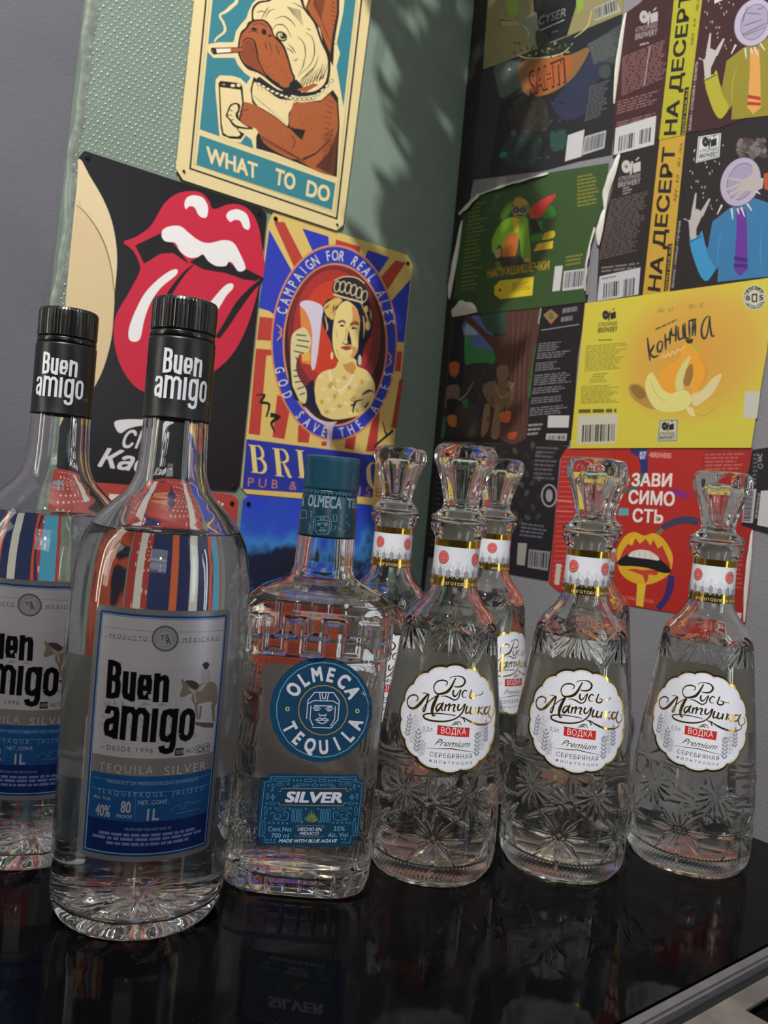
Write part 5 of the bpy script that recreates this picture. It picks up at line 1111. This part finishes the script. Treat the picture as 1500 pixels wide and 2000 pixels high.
for x0, x1, y in ((160, 320, 1250), (760, 930, 1256)): a.L([(x0, y), (x0+14, y-12), (x1-14, y-10), (x1, y+2), (x1-14, y+14), (x0+14, y+12), (x0, y)], 4, LB)
for x, y in ((352, 1255), (385, 1256), (418, 1257), (552, 1258), (680, 1258), (708, 1258), (738, 1258), (485, 1298), (606, 1300), (115, 1305), (955, 1308), (300, 1290), (790, 1294), (880, 1340), (150, 1350), (98, 1470), (937, 1470), (135, 1515), (315, 1518), (465, 1520), (580, 1520), (725, 1518), (880, 1515), (85, 1608), (920, 1615), (125, 1650), (165, 1652), (207, 1653), (248, 1654), (290, 1655), (720, 1650), (760, 1650), (800, 1650), (842, 1650), (875, 1650), (430, 1645), (588, 1642), (105, 1808), (138, 1810), (172, 1812), (798, 1802), (828, 1802)): a.E(x, y, 9, 9, LB, n=4, ring=4)
for x0, y0, x1, y1 in ((455, 1245, 522, 1268), (585, 1246, 652, 1268), (380, 1290, 465, 1305), (630, 1290, 715, 1305), (350, 1305, 395, 1318), (700, 1305, 735, 1320)): a.L([(x0, y0), (x1, y0), (x1, y1), (x0, y1)], 4, LB, closed=True)
for x, y in ((158, 1412), (893, 1412)): a.L([(x-25, y), (x+25, y)], 12, LB).L([(x, y-28), (x, y+28)], 12, LB).L([(x-18, y), (x+18, y)], 4, NT).L([(x, y-20), (x, y+20)], 4, NT)
for x in (100, 930): a.L([(x, 1375), (x+18, 1385), (x, 1395), (x+18, 1405), (x, 1415), (x+18, 1425), (x, 1435)], 4, LB)
for x, y in ((155, 1471), (885, 1471), (547, 1300)): a.L([(x-32, y), (x, y-15), (x+32, y), (x, y+15), (x-32, y)], 4, LB)
for x, y0, y1 in ((90, 1495, 1580), (928, 1495, 1580), (72, 1630, 1755), (912, 1625, 1750)): a.L([(x, y0), (x+15, y0+24), (x+12, y1-12), (x-6, y1), (x-14, y0+24), (x, y0)], 4, LB)
for x, y in ((155, 1290), (915, 1295)): a.L([(x-8, y), (x+10, y), (x+4, y+45), (x-4, y+45), (x-8, y)], 4, LB)
for x0 in (185, 815): a.L([(x0, 1308), (x0+8, 1288), (x0+28, 1284), (x0+60, 1286), (x0+72, 1306)], 4, LB, sm=4).L([(x0+15, 1310), (x0+25, 1298), (x0+35, 1310), (x0+45, 1298), (x0+58, 1310)], 3, LB)
for x0 in (175, 755): a.L([(x0, 1505), (x0+15, 1530), (x0+55, 1538), (x0+95, 1530), (x0+108, 1505)], 4, LB, sm=4).L([(x0+10, 1508), (x0+22, 1520), (x0+34, 1508), (x0+46, 1520), (x0+60, 1508), (x0+74, 1520), (x0+88, 1508)], 3, LB)
for x0, k in ((130, 1), (890, -1)):
    a.L([(x0, 1575), (x0+k*25, 1555), (x0+k*50, 1575), (x0+k*40, 1600), (x0+k*62, 1612), (x0+k*95, 1600), (x0+k*100, 1575), (x0+k*80, 1570)], 5, LB, sm=4).L([(x0+k*25, 1620), (x0+k*90, 1625), (x0+k*160, 1620), (x0+k*170, 1560), (x0+k*140, 1548), (x0+k*125, 1570), (x0+k*140, 1585)], 5, LB, sm=4)
for x0 in (335, 600):
    for k in range(4): x = x0+k*26; a.L([(x, 1535), (x+8, 1520), (x+16, 1535), (x+14, 1630), (x+6, 1648), (x-2, 1630), (x, 1535)], 4, LB)
for k in range(-4, 5):
    a.P([(515+k*3, 1650), (515+k*13-5, 1575+abs(k)*12), (515+k*15, 1522+abs(k)*19), (515+k*13+5, 1578+abs(k)*12)], ('#a9ad4f', '#8f9a3c')[k % 2]).L([(515+k*4, 1640), (515+k*16, 1545+abs(k)*16)], 3, '#56722f')
a.T('Cont.Net', (112, 1728), (330, 1732), (118, 1682), '#7fb0d0', bold=0).T('700 ml', (142, 1788), (305, 1790), (146, 1745), '#7fb0d0', bold=0).T('35%', (722, 1725), (825, 1724), (725, 1682), '#7fb0d0', bold=0).T('Alc. Vol.', (668, 1785), (862, 1780), (672, 1740), '#7fb0d0', bold=0)
a.L('365,1690 385,1688 388,1676 625,1676 630,1690 645,1690', 4, '#a8863f').L('360,1768 375,1780 610,1782 630,1768', 4, '#a8863f')
a.T('HECHO EN', (388, 1726), (608, 1728), (395, 1692), '#b9c6d6', bold=.03, shear=.1).T('MEXICO', (405, 1765), (582, 1765), (410, 1735), '#b9c6d6', bold=.02, shear=.1).T('MADE WITH BLUE AGAVE', (212, 1832), (750, 1832), (218, 1802), '#b3cce0', bold=.03, shear=.1)
fin(a, {'round_label': 'round dark teal label', 'lower_label': 'rectangular teal label with notched corners', 'label_lettering': 'pale lettering, carved head and line ornament'})
V = []; Fc = []
for i in range(13):
    x = -.031+i*.0052; y = BO*(1-abs(x/AO)**5.2)**(1/5.2)+.0004
    V += [(x, y, .048), (x, y, .118)]
    if i: k = 2*i; Fc.append((k-2, k, k+1, k-1))
pydata('back_label', V, Fc, paper('thin_back_label_warm', '#dcdad4'), t)
# --- pressed-glass vodka decanters
PV = Vector((.0470, .5254, 0))
OV = [(0, .005), (.015, .0048), (.025, .0038), (.030, .001), (.0322, 0), (.0348, .0006), (.0364, .0028), (.0372, .0040), (.0372, .0046), (.0384, .0056), (.0393, .0095), (.0399, .016), (.0401, .03), (.0397, .045), (.0389, .06), (.0379, .0697), (.0363, .086), (.0342, .105), (.0324, .12), (.0309, .133), (.0300, .1405), (.0292, .1468), (.0275, .1535), (.0243, .1588), (.0202, .1630), (.0170, .1675), (.0150, .1722), (.0140, .178), (.0137, .196), (.0138, .2018), (.0148, .2043), (.0168, .2078), (.0175, .2100), (.0174, .2118), (.0160, .2124), (.0118, .2124)]
IV = [(.0106, .2118), (.0103, .208), (.0100, .195), (.0104, .178), (.0118, .1695), (.0150, .1635), (.0195, .1580), (.0232, .1535), (.0254, .1470), (.0264, .140), (.0273, .132), (.0307, .105), (.0330, .086), (.0350, .06), (.0358, .04), (.0360, .022), (.0338, .0135), (.0250, .0108), (.012, .0115), (0, .012)]
PROFV = sorted([(z, r) for r, z in OV[6:-1]])
PROFV = [(z+i*1e-7, r) for i, (z, r) in enumerate(PROFV)]
PH = bearing(PV.x, PV.y, PROFV, 847, 1628)
def groove(U, Z, cx, cz, ang, R, w, d, per):
    dx = U-cx; dx = dx-per*np.round(dx/per); dz = Z-cz
    l = dx*math.cos(ang)+dz*math.sin(ang); p = np.abs(-dx*math.sin(ang)+dz*math.cos(ang))
    t = np.clip(l/R, 0, 1); ww = w*np.maximum(np.sin(pi*t**.75), 1e-3)
    return d*np.clip(1-p/ww, 0, 1)*(l > 0)*(l < R)*np.minimum(1, 3*np.sin(pi*t))
def cut(R, Z, T):
    n0 = NOUT; Ro = R[:n0]; Zo = Z[:n0]; To = T[:n0]; U = (To-PH)*.039; per = 2*pi*.039; H = np.zeros_like(Ro); m_ = (Ro > .024)
    for k in range(6):
        cx = per*k/6
        for j in range(16):
            an = pi/2+2*pi*j/16; Rr = .0185 if j % 2 == 0 else .0125
            if 5 <= j <= 11: Rr *= 1.15 if j % 2 == 0 else .8
            Rr = min(Rr, .0205); H = np.maximum(H, groove(U, Zo, cx, .0300, an, Rr, .0019 if j % 2 == 0 else .0012, .0016, per))
        cx2 = cx+per/12
        for j in range(9): H = np.maximum(H, groove(U, Zo, cx2, .0560, pi+pi*(j/8) if False else pi*(1+j/8), .0150, .0015, .0013, per))
        for j in (1, 3, 5, 7): H = np.maximum(H, groove(U, Zo, cx2, .0560, pi*j/8, .0135, .0018, .0012, per))
        for j in range(7): H = np.maximum(H, groove(U*.76, Zo, cx*.76, .1545, -pi/2+(j-3)*.36, .0215, .0015, .0014, per*.76))
        for j in (-1, 1):
            H = np.maximum(H, groove(U*.76, Zo, cx2*.76, .1400, pi/2+j*.75, .0160, .0016, .0014, per*.76))
            H = np.maximum(H, groove(U*.76, Zo, cx2*.76, .1335, pi/2+j*.75, .0150, .0013, .0012, per*.76))
    H += .00022*np.sin(U*2600)*np.sin(Zo*2600)*np.clip((.017-Zo)/.003, 0, 1)*np.clip((Zo-.0065)/.002, 0, 1)
    R = R.copy(); R[:n0] = Ro-H*m_*(Zo > .0058)
    # notch in the foot ring
    f = (Zo < .0040)*(Ro > .030)*np.clip(1-np.abs(np.mod(U/per*6+.1, 1)-.5)/.035, 0, 1); Z = Z.copy(); Z[:n0] = Zo+.0012*f
    return R, Z
so = resample(OV, lambda z: .00062 if z < .074 else (.0008 if .125 < z < .160 else .0014)); NOUT = len(so)
t = thing('vodka_bottle', PV, 'cut glass vodka decanter nearest the square tequila bottle, in the front row', 'bottle', 'cut glass vodka decanters')
lathe('glass_body', so+resample(IV, .003), 432, m_glass2, t, cut)
lp = [(0, .0116)]+[(r+.0004, z-(.0004 if r < .03 else 0)) for r, z in IV[::-1][1:] if z < .146]
lathe('liquid', resample(lp, .002)+[(.0257, .1480), (.0252, .1484), (.0243, .1478), (0, .1476)], 128, m_liq, t)
ST = [(0, .2000), (.0070, .2000), (.0082, .2030), (.0086, .2126), (.0150, .2129), (.0172, .2136), (.0178, .2150), (.0172, .2164), (.0150, .2180), (.0124, .2200), (.0112, .2222), (.0110, .2250), (.0120, .2300), (.0142, .2380), (.0172, .2462), (.0190, .2500), (.0193, .2535), (.0186, .2572), (.0163, .2598), (.010, .2607), (0, .2605)]
fac = lambda k: (lambda R, Z, T: (R*(1-k*np.abs(np.sin(T*4+.4))**1.5*np.clip((Z-.219)/.006, 0, 1)*np.clip((.259-Z)/.004, 0, 1)), Z))
o = lathe('stopper', resample(ST, .0009), 128, m_glass2, t, fac(.085))
join_cavity(o, resample([(0, .2245), (.0035, .2260), (.0055, .2340), (.0085, .2430), (.0100, .2480), (.0085, .2520), (0, .2528)], .0012), 64, fac(.1))
lathe('plug', resample([(.0088, .1990), (.0095, .1990), (.0099, .2020), (.0101, .2100), (.0102, .2121), (.0088, .2121), (.0088, .1990)], .001), 96, m_plug, t)
# neck label
ch = Rev(PV.x, PV.y, PROFV, .0138)
def band(name, z0, z1, h, m, parent):
    V = []; Fc = []; n = 90; g = (-.5, 6.0-.5)
    for i in range(n):
        u = (PH-pi*.9+(2*pi*.95)*i/(n-1))*.0138
        for z in np.linspace(z0, z1, 5): V.append(ch.pos(u, float(z), h))
        if i:
            for j in range(4): k = 5*i+j; Fc.append((k-5, k, k+1, k-4))
    return pydata(name, V, Fc, m, parent, smooth=True)
o = band('neck_foil', .1742, .2022, .00016, m_gold, t); o['label'] = 'gold foil edges of the neck label'
o = band('neck_label', .1778, .1993, .00022, mat('white_paper', '#dfe2ea', .45), t)
a = Art(ch, t, h=.00040, m=m_bottleink, step=.0012).uv()
def wheat(a, u, v, h, c, n=3, w=.0016, outline=False):
    for k in range(n):
        y = v+h*k/(n+1)
        for s_ in (-1, 1):
            q = [(u, y), (u+s_*w*.35, y+.1*h/n), (u+s_*w, y+.75*h/n), (u+s_*w*.75, y+.95*h/n), (u+s_*w*.1, y+.55*h/n)]
            a.L(q+[q[0]], w*.09, c) if outline else a.P(q, c)
    q = [(u, v+h*n/(n+1)), (u+w*.4, v+h*(n+.4)/(n+1)), (u, v+h), (u-w*.4, v+h*(n+.4)/(n+1))]
    a.L(q+[q[0]], w*.09, c) if outline else a.P(q, c)
    for k in (-1, 0, 1): a.L([(u+k*w*.4, v+h*.9), (u+k*w*.55, v+h*1.6)], w*.07, '#9a9ca4')
sl = ch.px(867, 1083); a.part('neck_print')
for k in range(4):
    U = sl[0]+k*pi/2*.0138; v = .1915
    a.E(U, v, .0037, .0040, '#c8302c', n=26).E(U, v, .0033, .0036, '#e9b0ac', n=26, ring=.00014).E(U, v, .0021, .0023, '#e9b0ac', n=22, ring=.00016).E(U, v, .0013, .0014, '#e2938e', n=12).E(U, v+.0002, .0006, .0008, '#c8302c', n=8)
    for j in range(18): an = j*pi/9; a.L([(U+.0024*cos(an), v+.0026*sin(an)), (U+.0030*cos(an), v+.0033*sin(an))], .0003, '#eab6b2')
    for j in range(4): wheat(a, U+(-.0012+j*.0054), .1790, .0068 if j % 2 == 0 else .0060, '#8d9097', 3 if j % 2 == 0 else 2); wheat(a, U+(.0015+j*.0054), .1790, .0050, '#9a9da4', 2, .0012, outline=True)
a.part('foil_lettering')
hh = .0022
for k in range(2):
    U = sl[0]+.002+k*.043-.002
    a.T('ИЗГОТОВЛЕНА И РАЗЛИТА', (U+.001, .1752), (U+.038, .1752), (U+.001, .1770), '#c9c4b4', bold=0, space=1.1)
fin(a, {'neck_print': 'red seals and grey wheat ears'})
# front label
ch = Rev(PV.x, PV.y, PROFV, .036); a = Art(ch, t, h=.00025, m=m_bottleink, step=.0022).uv()
cT = ch.px(900, 1297)[1]; cB = ch.px(872, 1511)[1]; uLl = ch.px(776, 1400)[0]; cc = ch.px(884, 1404); uLl = min(uLl, cc[0]-.028)
cv_ = (cT+cB)/2; RV = (cT-cB)/2; RU = cc[0]-ch.px(779, 1400)[0] if True else 0
def scal(f, RUx, RVx):
    out = []
    for i in range(160):
        th = 2*pi*i/160; k = f*(1+.045*abs(cos(8*th))**.7-.030); out.append((cc[0]+RUx*k*cos(th), cv_+RVx*k*sin(th)))
    return out
a.part('label_foil', m_gold).P(scal(1.0, RU, RV), '#c8a23c')
a.h += .00004; a.part('front_label').P(scal(.955, RU, RV), '#dde0ea')
a.part('label_print').L(scal(.935, RU, RV), .0002, '#a39c86', closed=True)
for dx, dv, h, oo in ((-.0265, -.010, .013, 0), (-.0230, -.013, .016, 1), (-.0195, -.0175, .014, 0), (.0165, -.0175, .014, 0), (.0200, -.014, .015, 1), (.0235, -.010, .013, 0), (-.0165, -.019, .009, 1)):
    wheat(a, cc[0]+dx, cv_+dv-.004, h, '#8d9098', 5, .0022, outline=bool(oo))
a.view(780, 1280, 6.818)
a.P('512,926 935,962 925,1087 500,1052', '#c2231f'); a.P('505,945 512,926 935,962 932,975', '#a01c1a')
hum(a, 'ВОДКА', (550, 1045), (885, 1045), 88, '#e6dcdc', bold=-.002, space=1.05)
hum(a, '0,5л', (305, 1005), (438, 1005), 64, '#8a8d94', bold=-.006); hum(a, '40%', (998, 1072), (1085, 1072), 58, '#8a8d94', bold=-.006)
hum(a, 'СЕРЕБРЯНАЯ', (400, 1355), (962, 1355), 62, '#3c3d42', bold=-.004, space=1.15); hum(a, 'ФИЛЬТРАЦИЯ', (388, 1432), (958, 1432), 38, '#3c3d42', bold=0, space=1.6)
a.part('foil_lettering_front', m_gold)
G_ = '#c8a23c'
for q, w in (('615,400 640,378 630,345 580,330 510,345 465,400 465,460 500,508 570,508 640,480 690,420 720,360 752,300', (10, 22, 14, 40, 16)), ('668,312 700,285 780,275 842,292 872,335 860,380 820,412 750,418 722,405', (8, 14, 26, 24, 8)),
             ('725,460 712,505 730,542 762,528 800,465', (22, 26, 8)), ('818,452 800,520 780,570 730,592 670,562 610,540 558,546', (22, 16, 22, 6)), ('900,482 880,463 850,480 835,520 850,556 892,552', (14, 22, 8)),
             ('962,452 940,520 935,556 970,572 1005,550 1000,520 968,515', (18, 24, 12)), ('1000,520 1060,528 1100,510 1106,482', (8, 12, 14)),
             ('225,605 248,590 245,545 200,525 140,545 110,610 130,680 190,705 260,660 320,590 370,530 392,508', (10, 22, 16, 44, 14)), ('303,503 350,500 402,522', (6, 12, 10)),
             ('397,515 375,600 350,700 330,745 315,722 350,655 430,580 520,523', (18, 24, 12, 14)), ('520,525 480,600 445,690 437,760 455,800 484,792', (30, 46, 30, 8)),
             ('562,640 520,650 490,700 505,737 542,700 582,632 560,700 577,740', (12, 28, 18)), ('622,648 600,742', (28, 20)), ('612,690 660,650 668,662 650,742', (8, 28, 20)), ('662,690 712,655 737,665 717,737 752,738', (8, 28, 8)),
             ('792,648 775,700 790,732 832,700 862,648', (26, 22, 8)), ('872,640 850,730 800,800 720,850 600,876 450,870 350,840 325,800 370,775 520,770 700,790 748,803', (26, 16, 22, 24, 14, 8)),
             ('902,668 880,750 897,767 932,740 952,680', (24, 18, 10)), ('952,680 935,760 960,767 992,740 1007,690', (24, 18, 10)), ('1007,690 990,778', (24, 18)), ('1062,680 1040,782', (26, 18)), ('1112,678 1055,730 1107,788', (12, 10, 22)),
             ('1182,690 1145,688 1125,750 1145,778 1182,740 1202,668 1180,760 1200,822 1235,802 1250,740 1232,703', (12, 26, 14, 18, 8, 5)),
             ('800,813 850,835 872,887', (6, 18, 12)), ('850,820 930,872 1050,917 1150,910 1210,870 1212,818', (8, 26, 28, 10, 5)), ('690,935 740,890 800,885 822,930', (5, 12, 5)), ('720,925 760,905 790,925', (8, 14, 5))):
    a.L(q, w, G_, sm=4)
a.L('350,1230 700,1240 1015,1285', (2, 12, 2), G_)
a.T('Premium', (470, 1188), (935, 1222), (490, 1100), G_, bold=-.006, shear=.5)
fin(a, {'front_label': 'white scalloped label', 'label_foil': 'gold rim of the label', 'foil_lettering_front': 'gold script lettering', 'label_print': 'red plate, grey wheat and small print'})
for ch_ in t.children:
    if ch_.name.startswith('foil_lettering_front'): ch_.name = 'gold_lettering'
a = Art(ch, t, h=.0002, m=_mats['thin_back_label'], step=.003).uv()
U = cc[0]+pi*.036; a.part('back_label').P([(U-.036, .083), (U+.036, .083), (U+.036, .127), (U-.036, .127)], '#c9ccd0')
fin(a)
uV = bearing(PV.x, PV.y, PROFV, 885, 1430)
R_ = [('cut glass vodka decanter in the middle of the front row of three', (1092, 1680), None, (1132, 1429)),
      ('cut glass vodka decanter at the right end of the front row', (1338, 1672), None, (1367, 1435)),
      ('cut glass vodka decanter behind the square tequila bottle, in front of the blue sign', None, (785, 863, .618), (752, 1330)),
      ('cut glass vodka decanter behind and between the first two of the front row', None, (978, 889, .665), (1004, 1340)),
      ('cut glass vodka decanter almost hidden directly behind the middle one of the front row', None, (1184, 914, .69), (1166, 1345))]
for lab, b0, tp, lp_ in R_:
    q = on_table(*b0) if b0 else from_top(tp[0], tp[1], .2606)
    if tp: q = q*(tp[2]/q.y)
    c = copy_tree(t); c.location = (q.x, q.y, 0); c['label'] = lab
    c.rotation_euler.z = bearing(q.x, q.y, PROFV, *lp_)-uV
    print('vodka at', [round(v, 4) for v in c.location])
print('tequila B', [round(v, 4) for v in tB.location])
# ------------------------------------------------------------------ hanging plant above the frame whose leaves shade the corner
hp = thing('hanging_plant', (-.075, .55, 1.36), 'trailing plant in a hanging pot above the corner, out of the picture', 'plant')
m_leaf = noisy(mat('leaf', rough=.5), '#2f5a2c', '#3f7038', 20); m_pot = mat('clay_pot', '#7a4a36', .7)
lathe('pot', resample([(0, -.06), (.045, -.06), (.052, -.055), (.066, .03), (.070, .032), (.070, .045), (.062, .045), (.060, .03), (.05, .02), (0, .02)], .01), 40, m_pot, hp)
bm = bmesh.new()
for k in range(3):
    an = k*2*pi/3; 
    v = [bm.verts.new((.066*cos(an)+dx, .066*sin(an)+dy, .04)) for dx, dy in ((-.001, 0), (.001, 0), (0, .0015))]; w = [bm.verts.new((dx, dy, TOP-1.36)) for dx, dy in ((-.001, 0), (.001, 0), (0, .0015))]
    for i in range(3): bm.faces.new((v[i-1], v[i], w[i], w[i-1]))
obj('cord', bm, mat('cord', '#3a3028', .8), hp)
rd = random.Random(11)
def vine(x, y, z0, n, name='vine'):
    V = []; Fc = []
    px_, py_, pz = 0, 0, .03; path = []
    for i in range(n+8):
        f = min(1, i/8); path.append((x*f+rd.uniform(-.006, .006), y*f+rd.uniform(-.006, .006), .05+.03*sin(f*pi)-(max(0, i-5))*.03))
    for a_, b_ in zip(path, path[1:]):
        k = len(V)
        for p in (a_, b_):
            for q in range(3): V.append((p[0]+.0014*cos(q*2.1), p[1]+.0014*sin(q*2.1), p[2]))
        for q in range(3): Fc.append((k+q, k+(q+1) % 3, k+3+(q+1) % 3, k+3+q))
    pydata('stem', V, Fc, m_leaf, hp)
    V = []; Fc = []
    for p in path[2:]:
        for _ in range(3 if -.03 < x < .07 else 1):
            an = rd.uniform(0, 2*pi); L_ = rd.uniform(.025, .042); w = L_*.32; dr_ = rd.uniform(-.9, -.1); d = Vector((cos(an), sin(an), dr_)).normalized(); s_ = d.cross(Vector((0, 0, 1))).normalized(); n_ = s_.cross(d)
            k = len(V); b = Vector(p)
            for f, ww, hgt in ((0, 0, 0), (.25, .8, .1), (.5, 1, .14), (.75, .7, .1), (1, 0, 0)):
                V += [b+d*L_*f+s_*w*ww, b+d*L_*f+n_*L_*hgt*-.4, b+d*L_*f-s_*w*ww]
            for i in range(4):
                for j in range(2): q = k+3*i+j; Fc.append((q, q+1, q+4, q+3))
    o = pydata('leaves', V, Fc, m_leaf, hp, smooth=True); o['kind'] = 'stuff'
VINES = ((-.025, .0, 18), (-.012, .03, 19), (.0, -.02, 19), (.012, .02, 19), (.024, -.01, 19), (.036, .03, 19), (.048, .0, 18), (.06, .03, 17), (.075, .0, 13), (-.055, .06, 9), (-.085, .07, 8), (-.04, .05, 11), (.018, .05, 20), (.03, .05, 20))
for x, y, n in VINES: vine(x, y, 0, n)
